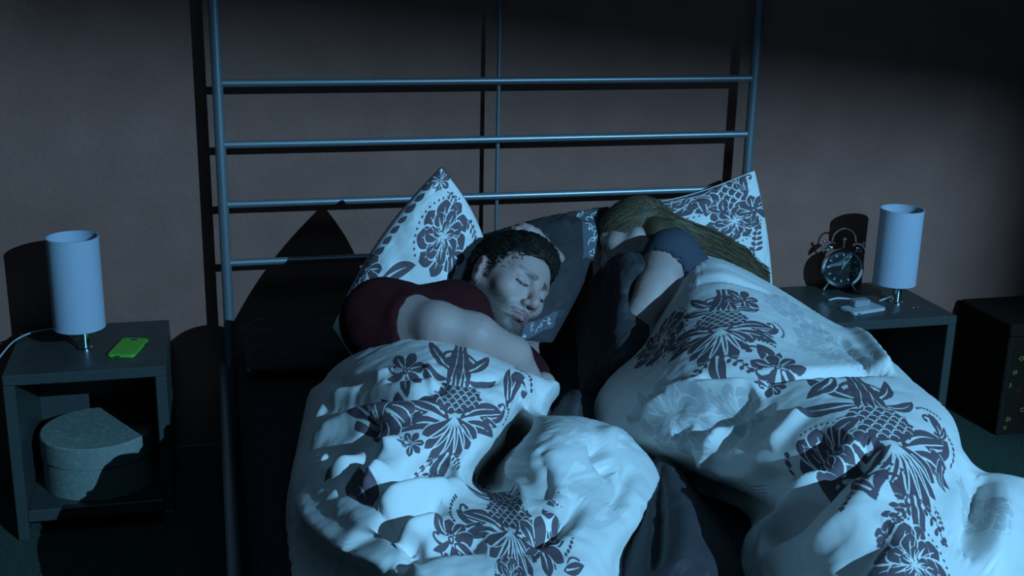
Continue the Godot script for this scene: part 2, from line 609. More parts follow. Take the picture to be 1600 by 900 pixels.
func build_left_stand() -> void:
	build_stand("dark open-fronted nightstand holding a round box and a green phone", -1.232, -0.868, 0.286)
	var b := ph(133, 545, STAND_TOP)
	build_lamp("white cylinder lamp beside the green phone", Vector3(b.x, STAND_TOP, b.z), Vector3(b.x - 0.008, 0.592, b.z), 0.0605, 0.225)
	cable("lamp_cable", "pale lamp cable trailing over the nightstand with the green phone", [b + Vector3(-0.012, 0.008, -0.01), ph(95, 516, STAND_TOP + 0.012), ph(60, 517, STAND_TOP + 0.014), ph(30, 528, STAND_TOP + 0.012), ph(10, 545, STAND_TOP + 0.006), ph(-12, 580, STAND_TOP - 0.02), ph(-20, 640, STAND_TOP - 0.10)], 0.0020, M.cable)
	# green phone
	var c := (ph(166, 558, STAND_TOP) + ph(234, 534, STAND_TOP)) / 2
	var a0 := ph(181, 546, STAND_TOP)
	var a1 := ph(219, 546, STAND_TOP)
	var ph_t := thing("phone", "bright green phone lying on the dark nightstand", "phone", c, 0.0)
	ph_t.rotation.y = deg_to_rad(-14.0)
	var green := smat(lin(0.10, 0.36, 0.035), 0.4)
	obj("case", rounded_slab(0.066, 0.125, 0.0085, 0.010, 0.002), green, ph_t)
	obj("camera_lens", rounded_slab(0.016, 0.008, 0.001, 0.0035, 0.0003), M.black, ph_t, Transform3D(Basis.IDENTITY, Vector3(0.0, 0.0085, -0.048)))
	obj("side_button", box_mesh(Vector3(0.0335, 0.004, -0.03), Vector3(0.0015, 0.003, 0.016), 0.0005), M.black, ph_t)
	obj("speaker_slot", box_mesh(Vector3(-0.008, 0.004, 0.0627), Vector3(0.014, 0.003, 0.0012), 0.0004), M.black, ph_t)
	# round embossed box on the bottom shelf
	var bx := ph(156, 742, 0.076)
	var box_t := thing("round_box", "pale round embossed box with a lid inside the open nightstand", "box", Vector3(-1.050, 0.0755, 0.125))
	var paper := smat(Color.WHITE, 0.85, 0.0, 0.3)
	paper.albedo_texture = emboss_texture()
	paper.uv1_triplanar = true
	paper.uv1_scale = Vector3.ONE * 6.0
	paper.heightmap_enabled = false
	paper.normal_enabled = true
	paper.normal_texture = emboss_normal()
	paper.normal_scale = 1.0
	var r := 0.136
	obj("body", lathe([Vector2(0.0, 0.0), Vector2(r - 0.003, 0.0), Vector2(r - 0.003, 0.10), Vector2(0.0, 0.10)], 64), paper, box_t)
	obj("lid", lathe([Vector2(r - 0.002, 0.082), Vector2(r, 0.082), Vector2(r, 0.134), Vector2(r - 0.003, 0.137), Vector2(0.0, 0.137)], 64), paper, box_t)

func emboss_image() -> Image:
	var im := Image.create(256, 256, false, Image.FORMAT_RGB8)
	im.fill(Color(0, 0, 0))
	var rng := RandomNumberGenerator.new()
	rng.seed = 77
	for k in 110:
		var c := Vector2(rng.randf() * 256, rng.randf() * 256)
		var r0 := rng.randf_range(7.0, 13.0)
		var s := rng.randf() * TAU
		for i in 70:
			var t := float(i) / 70.0
			var a := s + t * 8.0
			var p := c + Vector2(cos(a), sin(a)) * r0 * (1.0 - 0.75 * t)
			for dy in 2:
				for dx in 2:
					im.set_pixel(posmod(int(p.x) + dx, 256), posmod(int(p.y) + dy, 256), Color(1, 1, 1))
	return im

func emboss_texture() -> ImageTexture:
	var im := emboss_image()
	for y in 256:
		for x in 256:
			var v := im.get_pixel(x, y).r
			im.set_pixel(x, y, lin(0.17, 0.19, 0.165).lerp(lin(0.27, 0.29, 0.26), v))
	return ImageTexture.create_from_image(im)

func emboss_normal() -> ImageTexture:
	var im := emboss_image()
	im.convert(Image.FORMAT_RGBA8)
	im.bump_map_to_normal_map(3.0)
	return ImageTexture.create_from_image(im)

func build_right_stand() -> void:
	build_stand("dark open-fronted nightstand holding the alarm clock", 0.880, 1.256, 0.273)
	var b := ph(1400, 473, STAND_TOP)
	build_lamp("white cylinder lamp beside the alarm clock", Vector3(b.x, STAND_TOP, b.z), Vector3(b.x - 0.014, 0.590, b.z), 0.0595, 0.215)
	cable("lamp_cable", "white cable hanging from the lamp beside the alarm clock", [Vector3(b.x - 0.004, STAND_TOP + 0.045, b.z + 0.012), ph(1394, 462, STAND_TOP + 0.020), ph(1382, 467, STAND_TOP + 0.006), ph(1374, 470, STAND_TOP + 0.004)], 0.0026, M.cable)
	cable("charging_cable", "white charging cable with plug running to the white phone", [ph(1338, 468, STAND_TOP + 0.008), ph(1325, 467, STAND_TOP + 0.004), ph(1308, 466, STAND_TOP + 0.004), ph(1295, 469, STAND_TOP + 0.004)], 0.003, M.cable)
	# white phone and the charger block lying on it
	var c := ph(1348, 485, STAND_TOP)
	var p := thing("phone", "white phone lying before the alarm clock", "phone", Vector3(c.x, STAND_TOP, c.z), deg_to_rad(14.0))
	obj("case", rounded_slab(0.118, 0.062, 0.010, 0.009, 0.002), M.white_plastic, p)
	obj("side_button", box_mesh(Vector3(-0.0592, 0.005, 0.008), Vector3(0.0012, 0.003, 0.010), 0.0004), M.black, p)
	obj("speaker_slot", box_mesh(Vector3(-0.043, 0.005, 0.0312), Vector3(0.012, 0.003, 0.0012), 0.0004), M.black, p)
	var g := thing("charger", "pale plug-in charger lying on the white phone", "charger", Vector3(c.x - 0.004, STAND_TOP + 0.0102, c.z - 0.012), deg_to_rad(4.0))
	obj("body", rounded_slab(0.052, 0.032, 0.020, 0.006, 0.003), smat(lin(0.26, 0.26, 0.28), 0.4), g)
	for s in [-1.0, 1.0]:
		obj("prong", rod(Vector3(s * 0.008, 0.010, -0.016), Vector3(s * 0.008, 0.010, -0.032), 0.002, 8), M.chrome, g)
	var e := thing("earring", "tiny silver stud lying by the foot of the lamp", "jewellery", Vector3(b.x + 0.018, STAND_TOP, b.z + 0.062), 0.0, "silver studs by the lamp")
	obj("stud", ball(0.0035), M.chrome, e, Transform3D(Basis.IDENTITY, Vector3(0, 0.0035, 0)))
	obj("post", rod(Vector3(0, 0.0035, 0), Vector3(0.009, 0.006, -0.004), 0.0008, 6), M.chrome, e)
	var e2 := e.duplicate()
	e2.name = numbered("earring")
	add_child(e2)
	e2.position = Vector3(b.x + 0.034, STAND_TOP, b.z + 0.060)
	e2.rotation.y = 1.9
	build_clock()

func build_clock() -> void:
	var foot := (ph(1303, 453, STAND_TOP) + ph(1336, 459, STAND_TOP)) / 2
	var t := thing("alarm_clock", "chrome twin-bell alarm clock with a black dial", "clock", Vector3(foot.x - 0.01, STAND_TOP, foot.z - 0.012), deg_to_rad(-24.0))
	t.scale = Vector3.ONE * 1.12
	var r := 0.050
	var cy := 0.068
	var lay := Transform3D(Basis(Vector3.RIGHT, PI / 2), Vector3(0, cy, 0))     # lathe axis -> z
	obj("case", lathe([Vector2(0.0, -0.026), Vector2(r * 0.9, -0.026), Vector2(r, -0.018), Vector2(r, 0.016), Vector2(0.0, 0.016)], 48), M.chrome, t, lay)
	obj("rim", lathe([Vector2(r - 0.002, 0.014), Vector2(r + 0.003, 0.016), Vector2(r + 0.0035, 0.022), Vector2(r + 0.001, 0.026), Vector2(r - 0.005, 0.024), Vector2(r - 0.006, 0.017)], 48), M.chrome, t, lay)
	var dial := obj("dial", lathe([Vector2(0.0, 0.0165), Vector2(r - 0.004, 0.0165), Vector2(r - 0.004, 0.0185), Vector2(0.0, 0.0185)], 48), M.black, t, lay)
	var pale := smat(lin(0.42, 0.46, 0.44), 0.6)
	for k in 12:
		var a := TAU * k / 12.0
		var mk := box_mesh(Vector3.ZERO, Vector3(0.004, 0.007, 0.001), 0.0004)
		obj("hour_mark", mk, pale, t, Transform3D(Basis(Vector3.BACK, -a), Vector3(sin(a) * 0.0355, cy + cos(a) * 0.0355, 0.0192)))
	var hand := func(called: String, deg: float, ln: float, w: float, z: float) -> void:
		var st := flat_tool()
		bbox(st, Vector3(0, ln / 2 - 0.004, 0), Vector3(w * 0.55, ln, 0.0008), 0.0003)
		bbox(st, Vector3(0, ln * 0.62, 0), Vector3(w, ln * 0.3, 0.0008), 0.0003)
		obj(called, done(st), pale, t, Transform3D(Basis(Vector3.BACK, -deg_to_rad(deg)), Vector3(0, cy, z)))
	hand.call("hour_hand", 14.0, 0.024, 0.0048, 0.0204)
	hand.call("minute_hand", 30.0, 0.034, 0.0032, 0.0214)
	obj("glass", lathe([Vector2(0.0, 0.0232), Vector2(r - 0.004, 0.0226), Vector2(r - 0.004, 0.0236), Vector2(0.0, 0.0244)], 40), glass_mat(), t, lay)
	for s in [-1.0, 1.0]:
		var dirv := Vector3(s * 0.62, 0.78, 0).normalized()
		var bell_at := Vector3(0, cy, -0.004) + dirv * (r + 0.010)
		var bas := Basis(Quaternion(Vector3.UP, dirv))
		var prof := []
		for i in 9:
			var a := PI / 2 * i / 8.0
			prof.append(Vector2(cos(a) * 0.021, sin(a) * 0.015))
		obj("bell", lathe_smooth(prof, 28), M.chrome, t, Transform3D(bas, bell_at))
		obj("bell_post", rod(Vector3(0, cy, -0.004) + dirv * (r - 0.002), bell_at + dirv * 0.021, 0.0022, 10), M.chrome, t)
		obj("bell_knob", ball(0.0045), M.chrome, t, Transform3D(Basis.IDENTITY, bell_at + dirv * 0.021))
		obj("foot", rod(Vector3(s * 0.026, cy - 0.040, 0.004), Vector3(s * 0.042, 0.003, 0.010), 0.0026, 10), M.chrome, t)
	obj("foot", rod(Vector3(0, cy - 0.035, -0.018), Vector3(0, 0.003, -0.034), 0.0026, 10), M.chrome, t)
	var arc := []
	for i in 9:
		var a := PI * i / 8.0
		arc.append(Vector3(cos(a) * 0.030, cy + 0.066 + sin(a) * 0.034, -0.004))
	obj("handle", tube_arrays(bezier_path(arc, 4), PackedFloat32Array([0.0022]), 10), M.chrome, t)
	obj("hammer", rod(Vector3(0, cy + r - 0.002, -0.004), Vector3(0.001, cy + r + 0.020, -0.004), 0.0018, 8), M.chrome, t)
	obj("hammer_head", ball(0.0055), M.chrome, t, Transform3D(Basis.IDENTITY, Vector3(0.001, cy + r + 0.021, -0.004)))

func glass_mat() -> StandardMaterial3D:
	var g := smat(Color(0.02, 0.02, 0.025, 0.06), 0.03)
	g.transparency = BaseMaterial3D.TRANSPARENCY_ALPHA
	return g

# ------------------------------------------------------------------ flowered chest in the corner
func spray(cv: Dictionary, o: Vector2, rng: RandomNumberGenerator, col: Color) -> void:
	c_ring(cv, o, rng.randf_range(3.2, 5.0), 1.2, col)
	for e in 5:
		var a := TAU * e / 5.0 + rng.randf()
		c_disc(cv, o + Vector2(cos(a), sin(a)) * 6.5, 1.3, col)

func build_chest() -> void:
	var x0 := 1.502
	var x1 := 2.20
	var z0 := WALL_Z + 0.016
	var z1 := 0.185
	var h := 0.352
	var t := thing("chest", "dark brown chest painted with small green flower sprays", "chest", Vector3((x0 + x1) / 2, 0, (z0 + z1) / 2))
	var w := x1 - x0
	var d := z1 - z0
	var wood := smat(Color.WHITE, 0.9, 0.0, 0.15)
	wood.albedo_texture = noise_tex(71, 0.04, lin(0.020, 0.012, 0.009), lin(0.032, 0.019, 0.014))
	wood.uv1_triplanar = true
	wood.uv1_scale = Vector3.ONE * 3.0
	obj("body", box_mesh(Vector3(0, 0.155, 0), Vector3(w, 0.31, d), 0.004), wood, t)
	obj("lid", box_mesh(Vector3(0, 0.332, 0.003), Vector3(w + 0.008, 0.040, d + 0.006), 0.005), wood, t)
	# painted sprays: a thin printed panel set on the front
	var cv := canvas(512, 256, lin(0.024, 0.014, 0.010))
	var rng := RandomNumberGenerator.new()
	rng.seed = 9
	var green := lin(0.22, 0.22, 0.05)
	var red := lin(0.16, 0.02, 0.014)
	var plane_z := z1 + 0.0012
	for q in [[1581, 498, 0], [1574, 512, 0], [1590, 516, 0], [1583, 540, 2], [1570, 583, 0], [1586, 582, 0], [1577, 602, 0], [1568, 560, 2], [1562, 632, 0], [1563, 650, 0], [1575, 655, 1], [1568, 668, 0], [1596, 560, 1], [1598, 640, 0], [1592, 610, 2]]:
		var wp := pz(q[0], q[1], plane_z)
		spray(cv, Vector2((wp.x - x0 - 0.02) / (w - 0.04) * 512.0, (0.30 - wp.y) / 0.28 * 256.0), rng, red if q[2] == 2 else green)
	for k in 34:
		spray(cv, Vector2(rng.randf_range(110, 500), rng.randf_range(12, 244)), rng, green if k % 4 != 3 else red)
	var panel := smat(Color.WHITE, 0.9, 0.0, 0.15)
	panel.albedo_texture = c_texture(cv)
	var U := PackedVector2Array([Vector2(0, 1), Vector2(1, 1), Vector2(0, 0), Vector2(1, 0)])
	var P := PackedVector3Array([Vector3(-w / 2 + 0.02, 0.02, 0), Vector3(w / 2 - 0.02, 0.02, 0), Vector3(-w / 2 + 0.02, 0.30, 0), Vector3(w / 2 - 0.02, 0.30, 0)])
	obj("painted_front", grid_mesh(P, 1, 1, U, true), panel, t, Transform3D(Basis.IDENTITY, Vector3(0, 0, d / 2 + 0.0012)))

# ------------------------------------------------------------------ a small painter for printed cloth
func canvas(w: int, h: int, c: Color) -> Dictionary:
	var d := PackedByteArray()
	d.resize(w * h * 3)
	var r := int(c.r * 255)
	var g := int(c.g * 255)
	var b := int(c.b * 255)
	for i in w * h:
		d[i * 3] = r
		d[i * 3 + 1] = g
		d[i * 3 + 2] = b
	return {"w": w, "h": h, "d": d}

func c_texture(cv: Dictionary) -> ImageTexture:
	var im := Image.create_from_data(cv.w, cv.h, false, Image.FORMAT_RGB8, cv.d)
	return ImageTexture.create_from_image(im)

func c_span(cv: Dictionary, y: int, x0: float, x1: float, r: int, g: int, b: int) -> void:
	var w: int = cv.w
	var a := maxi(int(ceil(x0)), 0)
	var e := mini(int(floor(x1)), w - 1)
	var d: PackedByteArray = cv.d
	var o := (y * w + a) * 3
	for x in range(a, e + 1):
		cv.d[o] = r
		cv.d[o + 1] = g
		cv.d[o + 2] = b
		o += 3

func c_poly(cv: Dictionary, pts: PackedVector2Array, c: Color) -> void:
	var lo := 1e9
	var hi := -1e9
	for p in pts:
		lo = minf(lo, p.y)
		hi = maxf(hi, p.y)
	var r := int(c.r * 255)
	var g := int(c.g * 255)
	var b := int(c.b * 255)
	var n := pts.size()
	for y in range(maxi(int(ceil(lo)), 0), mini(int(floor(hi)), cv.h - 1) + 1):
		var xs := []
		for i in n:
			var p := pts[i]
			var q := pts[(i + 1) % n]
			if (p.y <= y) != (q.y <= y):
				xs.append(p.x + (y - p.y) / (q.y - p.y) * (q.x - p.x))
		xs.sort()
		for k in range(0, xs.size() - 1, 2):
			c_span(cv, y, xs[k], xs[k + 1], r, g, b)

func c_disc(cv: Dictionary, p: Vector2, rad: float, c: Color) -> void:
	var r := int(c.r * 255)
	var g := int(c.g * 255)
	var b := int(c.b * 255)
	for y in range(maxi(int(ceil(p.y - rad)), 0), mini(int(floor(p.y + rad)), cv.h - 1) + 1):
		var dx := sqrt(maxf(rad * rad - (y - p.y) * (y - p.y), 0.0))
		c_span(cv, y, p.x - dx, p.x + dx, r, g, b)

func c_ring(cv: Dictionary, p: Vector2, rad: float, wd: float, c: Color) -> void:
	for i in 28:
		var a := TAU * i / 28.0
		c_disc(cv, p + Vector2(cos(a), sin(a)) * rad, wd, c)

func c_stroke(cv: Dictionary, pts: PackedVector2Array, w0: float, w1: float, c: Color) -> void:
	var n := pts.size()
	for i in n - 1:
		var st := maxi(int(pts[i].distance_to(pts[i + 1]) / maxf(minf(w0, w1) * 0.6, 0.8)), 1)
		for k in st + 1:
			var t := float(k) / st
			c_disc(cv, pts[i].lerp(pts[i + 1], t), lerpf(w0, w1, (i + t) / (n - 1)), c)

# ------------------------------------------------------------------ damask print, drawn in cloth coordinates
var CLOTH := lin(0.72, 0.67, 0.64)
var INK := lin(0.125, 0.088, 0.102)
var PALE := lin(0.76, 0.71, 0.68)

# a pen is {cv, o (origin in texture px), a (angle), s (px per unit), ink, pale}
func pen(cv: Dictionary, o: Vector2, a: float, s: float, ink: Color, pale: Color) -> Dictionary:
	return {"cv": cv, "o": o, "a": a, "s": s, "k": Vector2.ONE, "ink": ink, "pale": pale}

func pt(p: Dictionary, v: Vector2) -> Vector2:
	return p.o + v.rotated(p.a) * p.s * p.k

func curve_pts(p: Dictionary, b: Vector2, ang: float, ln: float, bend: float, n := 10) -> PackedVector2Array:
	var out := PackedVector2Array()
	var q := b
	var a := ang - bend * 0.5
	for i in n + 1:
		out.append(q.rotated(p.a) * p.s)                 # still before the cloth's own stretch
		q += Vector2(cos(a), sin(a)) * ln / n
		a += bend / n
	return out

func fin(p: Dictionary, pts: PackedVector2Array) -> PackedVector2Array:
	var out := PackedVector2Array()
	for q in pts:
		out.append(p.o + q * p.k)
	return out

func leaf(p: Dictionary, b: Vector2, ang: float, ln: float, wd: float, bend := 0.0, vein := true, peak := 0.55) -> void:
	var c := curve_pts(p, b, ang, ln, bend, 12)
	var l := PackedVector2Array()
	var r := PackedVector2Array()
	for i in 13:
		var t := i / 12.0
		var w := 0.0
		if t < peak: w = sin(t / peak * PI / 2)
		else: w = cos((t - peak) / (1.0 - peak) * PI / 2)
		w = pow(maxf(w, 0.0), 0.8) * wd * 0.5 * p.s
		var d: Vector2 = (c[mini(i + 1, 12)] - c[maxi(i - 1, 0)]).normalized()
		var nn := Vector2(-d.y, d.x)
		l.append(c[i] + nn * w)
		r.append(c[i] - nn * w)
	if wd * p.s > 9.0:                                    # pale outline that keeps neighbouring leaves apart
		var ol := PackedVector2Array()
		var orr := PackedVector2Array()
		var gap := maxf(1.5, wd * p.s * 0.10)
		for i in range(3, 13):
			var m := (l[i] + r[i]) * 0.5
			ol.append(l[i] + (l[i] - m).normalized() * gap)
			orr.append(r[i] + (r[i] - m).normalized() * gap)
		orr.reverse()
		ol.append_array(orr)
		c_poly(p.cv, fin(p, ol), p.pale)
	r.reverse()
	l.append_array(r)
	c_poly(p.cv, fin(p, l), p.ink)
	if vein:
		c_stroke(p.cv, fin(p, c.slice(2, 10)), maxf(wd * 0.10 * p.s, 0.8), 0.7, p.pale)

func stem(p: Dictionary, b: Vector2, ang: float, ln: float, wd: float, bend := 0.0) -> void:
	c_stroke(p.cv, fin(p, curve_pts(p, b, ang, ln, bend, 14)), wd * p.s * 0.5, wd * p.s * 0.4, p.ink)

func curl(p: Dictionary, b: Vector2, ang: float, ln: float, wd: float, side: float) -> void:
	var q := b
	var a := ang
	var pts := PackedVector2Array()
	for i in 22:
		pts.append(pt(p, q))
		q += Vector2(cos(a), sin(a)) * ln / 22.0 * (1.25 - i / 22.0 * 0.6)
		a += side * (0.04 + 0.34 * i / 22.0)
	c_stroke(p.cv, pts, wd * p.s * 0.5, wd * p.s * 0.35, p.ink)
	c_disc(p.cv, pts[21], wd * p.s * 0.8, p.ink)

func blossom(p: Dictionary, c: Vector2, ang: float, r: float, n := 5) -> void:
	for k in n:
		var a := ang + (float(k) / (n - 1) - 0.5) * 3.6
		leaf(p, c + Vector2(cos(a), sin(a)) * r * 0.14, a, r * 0.9, r * 0.52, 0.2, k % 2 == 0, 0.66)
	c_disc(p.cv, pt(p, c), r * 0.13 * p.s, p.ink)
	c_disc(p.cv, pt(p, c), r * 0.06 * p.s, p.pale)
	leaf(p, c, ang + PI, r * 0.9, r * 0.22, 0.5, false)
	curl(p, c + Vector2(cos(ang + PI), sin(ang + PI)) * r * 0.4, ang + PI + 0.6, r * 0.8, r * 0.10, 1.0)
	curl(p, c + Vector2(cos(ang + PI), sin(ang + PI)) * r * 0.4, ang + PI - 0.6, r * 0.6, r * 0.10, -1.0)

func sprig(p: Dictionary, c: Vector2, ang: float, ln: float, n := 6) -> void:
	stem(p, c, ang, ln, ln * 0.05, 0.5)
	for k in n:
		var t := (k + 0.8) / n
		var q := c + Vector2(cos(ang), sin(ang)) * ln * t
		for s in [-1.0, 1.0]:
			leaf(p, q, ang + s * 0.95, ln * 0.24 * (1.1 - 0.5 * t), ln * 0.13, 0.0, false)
	c_disc(p.cv, pt(p, c + Vector2(cos(ang), sin(ang)) * ln * 1.08), ln * 0.05 * p.s, p.ink)

func paisley(p: Dictionary, b: Vector2, ang: float, r: float, side: float) -> void:
	leaf(p, b, ang, r, r * 0.36, side * 1.3, true, 0.62)
	curl(p, b + Vector2(cos(ang - side * 0.3), sin(ang - side * 0.3)) * r * 0.62, ang + side * 0.4, r * 0.7, r * 0.09, side)
	leaf(p, b + Vector2(cos(ang), sin(ang)) * r * 0.1, ang - side * 0.75, r * 0.7, r * 0.2, side * 1.0, true)
	for k in 9:                                           # dotted outer border
		var a := ang - side * (1.0 - k * 0.19)
		var q := b + Vector2(cos(ang), sin(ang)) * r * 0.55 + Vector2(cos(a), sin(a)) * r * 0.55
		c_disc(p.cv, pt(p, q), r * 0.043 * p.s, p.ink)

func scales(p: Dictionary, c: Vector2, ang: float, rx: float, ry: float, n := 6) -> void:
	var out := PackedVector2Array()
	for i in 40:
		var a := TAU * i / 40.0
		var rr := 1.0 + 0.08 * cos(a * 14.0)
		out.append(pt(p, c + (Vector2(cos(a) * rx, sin(a) * ry) * rr).rotated(ang)))
	c_poly(p.cv, out, p.ink)
	for j in range(-n, n + 1):
		for i in range(-n, n + 1):
			var q := Vector2((i + (0.5 if j % 2 != 0 else 0.0)) * 2.0 / n, j * 1.6 / n)
			if q.length() > 0.88: continue
			var pts := PackedVector2Array()
			for k in 9:
				var a := PI * k / 8.0
				pts.append(pt(p, c + ((q + Vector2(cos(a) * 0.85, sin(a) * 1.1) / n) * Vector2(rx, ry)).rotated(ang)))
			c_stroke(p.cv, pts, maxf(0.13 * rx / n * p.s, 0.7), maxf(0.13 * rx / n * p.s, 0.7), p.pale)

func fan(p: Dictionary, b: Vector2, ang: float, ln: float, n: int, spread: float) -> void:
	for k in n:
		var u := float(k) / (n - 1) - 0.5
		leaf(p, b, ang + u * spread, ln * (1.0 - 0.35 * absf(u) * 2.0), ln * 0.24, u * 0.9, false, 0.68)
	for k in n - 1:
		var u := (k + 0.5) / (n - 1) - 0.5
		c_stroke(p.cv, fin(p, curve_pts(p, b, ang + u * spread, ln * 0.75, u * 0.8)), maxf(ln * 0.02 * p.s, 0.8), maxf(ln * 0.014 * p.s, 0.7), p.pale)

func peony(p: Dictionary, c: Vector2, ang: float, r: float) -> void:
	for ring in 3:
		var n: int = [9, 7, 5][ring]
		var rr: float = r * [1.0, 0.72, 0.42][ring]
		for k in n:
			var a := ang + TAU * (k + 0.4 * ring) / n
			leaf(p, c + Vector2(cos(a), sin(a)) * rr * 0.18, a, rr * 0.85, rr * 0.60, 0.5, true, 0.66)
			c_stroke(p.cv, fin(p, curve_pts(p, c + Vector2(cos(a + 0.25), sin(a + 0.25)) * rr * 0.2, a + 0.25, rr * 0.72, 0.4)), maxf(r * 0.022 * p.s, 0.8), 0.7, p.pale)
	for k in 16:
		var a := ang - 1.2 + 2.4 * k / 15.0
		c_disc(p.cv, pt(p, c + Vector2(cos(a), sin(a)) * r * 1.08), r * 0.038 * p.s, p.ink)
	for s in [-1.0, 1.0]:
		leaf(p, c + Vector2(cos(ang + PI), sin(ang + PI)) * r * 0.6, ang + PI + s * 0.6, r * 0.75, r * 0.36, s * 0.8)
		curl(p, c + Vector2(cos(ang + PI), sin(ang + PI)) * r * 0.7, ang + PI + s * 1.1, r * 0.6, r * 0.08, -s)

# one full repeat: runs along +x of the pen from 0 to 1
func damask(p: Dictionary) -> void:
	for s in [-1.0, 0.0, 1.0]:
		stem(p, Vector2(0.0, s * 0.03), 0.0, 0.30, 0.022, s * 0.10)
		leaf(p, Vector2(0.02, s * 0.02), s * 0.16, 0.30, 0.045, 0.0, false)
	for s in [-1.0, 1.0]:
		leaf(p, Vector2(0.24, s * 0.03), s * 2.5, 0.26, 0.07, s * 0.9)
		curl(p, Vector2(0.10, s * 0.05), s * 1.2, 0.14, 0.020, -s)
		leaf(p, Vector2(0.28, s * 0.04), s * 1.9, 0.24, 0.06, s * 1.2)
		paisley(p, Vector2(0.52, s * 0.16), -s * 0.2 + s * 2.1, 0.24, s)
		leaf(p, Vector2(0.56, s * 0.03), s * 1.75, 0.34, 0.085, -s * 1.3)
		leaf(p, Vector2(0.60, s * 0.03), s * 1.30, 0.32, 0.085, -s * 1.0)
		curl(p, Vector2(0.60, s * 0.10), s * 1.0, 0.24, 0.024, s)
	scales(p, Vector2(0.41, 0), PI / 2, 0.15, 0.11, 6)
	fan(p, Vector2(0.54, 0), 0.0, 0.36, 7, 1.9)
	leaf(p, Vector2(0.76, 0), 0.0, 0.24, 0.09, 0.0)
	for s in [-1.0, 1.0]:
		sprig(p, Vector2(0.80, s * 0.04), s * 0.7, 0.18, 4)

# pale scroll work (borders and the reverse side)
func scroll_band(cv: Dictionary, a: Vector2, b: Vector2, w: float, ink: Color) -> void:
	var d := (b - a)
	var n := int(d.length() / (w * 0.5))
	var u := d.normalized()
	var v := Vector2(-u.y, u.x)
	for k in n:
		var c := a + u * (k + 0.5) * w * 0.5 + v * w * (0.2 if k % 2 == 0 else -0.2)
		var p := pen(cv, c, u.angle() + k * 2.4, w, ink, ink)
		curl(p, Vector2(-0.15, 0), 0.0, 0.75, 0.06, 1.0 if k % 2 == 0 else -1.0)
		curl(p, Vector2(0.1, 0.1), 2.0, 0.5, 0.05, -1.0 if k % 2 == 0 else 1.0)
		c_disc(cv, c, w * 0.05, ink)

# ------------------------------------------------------------------ cloth sheets
# A sheet is a grid of control points splined into a fine grid, then folded and wrinkled.
func spline_sheet(rows: Array, nu: int, nv: int) -> Dictionary:
	var R := rows.size()
	var C: int = rows[0].size()
	var P := PackedVector3Array()
	# first along u for every control row, then along v
	var mid := []
	for r in R:
		var line := PackedVector3Array()
		for i in nu + 1:
			line.append(cat(rows[r], float(i) / nu * (C - 1)))
		mid.append(line)
	for j in nv + 1:
		var t := float(j) / nv * (R - 1)
		var k := clampi(int(t), 0, R - 2)
		var f := t - k
		for i in nu + 1:
			P.append((mid[k][i] as Vector3).cubic_interpolate(mid[k + 1][i], mid[maxi(k - 1, 0)][i], mid[mini(k + 2, R - 1)][i], f))
	var lu := 0.0
	var lv := 0.0
	var mj := nv / 2
	for i in nu:
		lu += P[mj * (nu + 1) + i].distance_to(P[mj * (nu + 1) + i + 1])
	for j in nv:
		lv += P[j * (nu + 1) + nu / 2].distance_to(P[(j + 1) * (nu + 1) + nu / 2])
	var X := PackedVector2Array()
	for q in P:
		X.append(pix(q))
	return {"P": P, "X": X, "nu": nu, "nv": nv, "lu": lu, "lv": lv}

func cat(line: Array, t: float) -> Vector3:
	var n := line.size()
	var k := clampi(int(t), 0, n - 2)
	var f := t - k
	return (line[k] as Vector3).cubic_interpolate(line[k + 1], line[maxi(k - 1, 0)], line[mini(k + 2, n - 1)], f)

func sheet_uv(sh: Dictionary, px: float, py: float) -> Vector2:   # cloth coordinates under a point of the photo
	var best := 1e18
	var bi := 0
	var X: PackedVector2Array = sh.X
	var q := Vector2(px, py)
	for i in X.size():
		var d := X[i].distance_squared_to(q)
		if d < best:
			best = d
			bi = i
	var nu: int = sh.nu
	return Vector2(float(bi % (nu + 1)) / nu, float(bi / (nu + 1)) / sh.nv)

func sheet_normals(sh: Dictionary) -> PackedVector3Array:
	var P: PackedVector3Array = sh.P
	var nu: int = sh.nu
	var nv: int = sh.nv
	var N := PackedVector3Array()
	N.resize(P.size())
	for j in nv + 1:
		for i in nu + 1:
			var a := P[j * (nu + 1) + maxi(i - 1, 0)]
			var b := P[j * (nu + 1) + mini(i + 1, nu)]
			var c := P[maxi(j - 1, 0) * (nu + 1) + i]
			var d := P[mini(j + 1, nv) * (nu + 1) + i]
			N[j * (nu + 1) + i] = (d - c).cross(b - a).normalized()
	return N

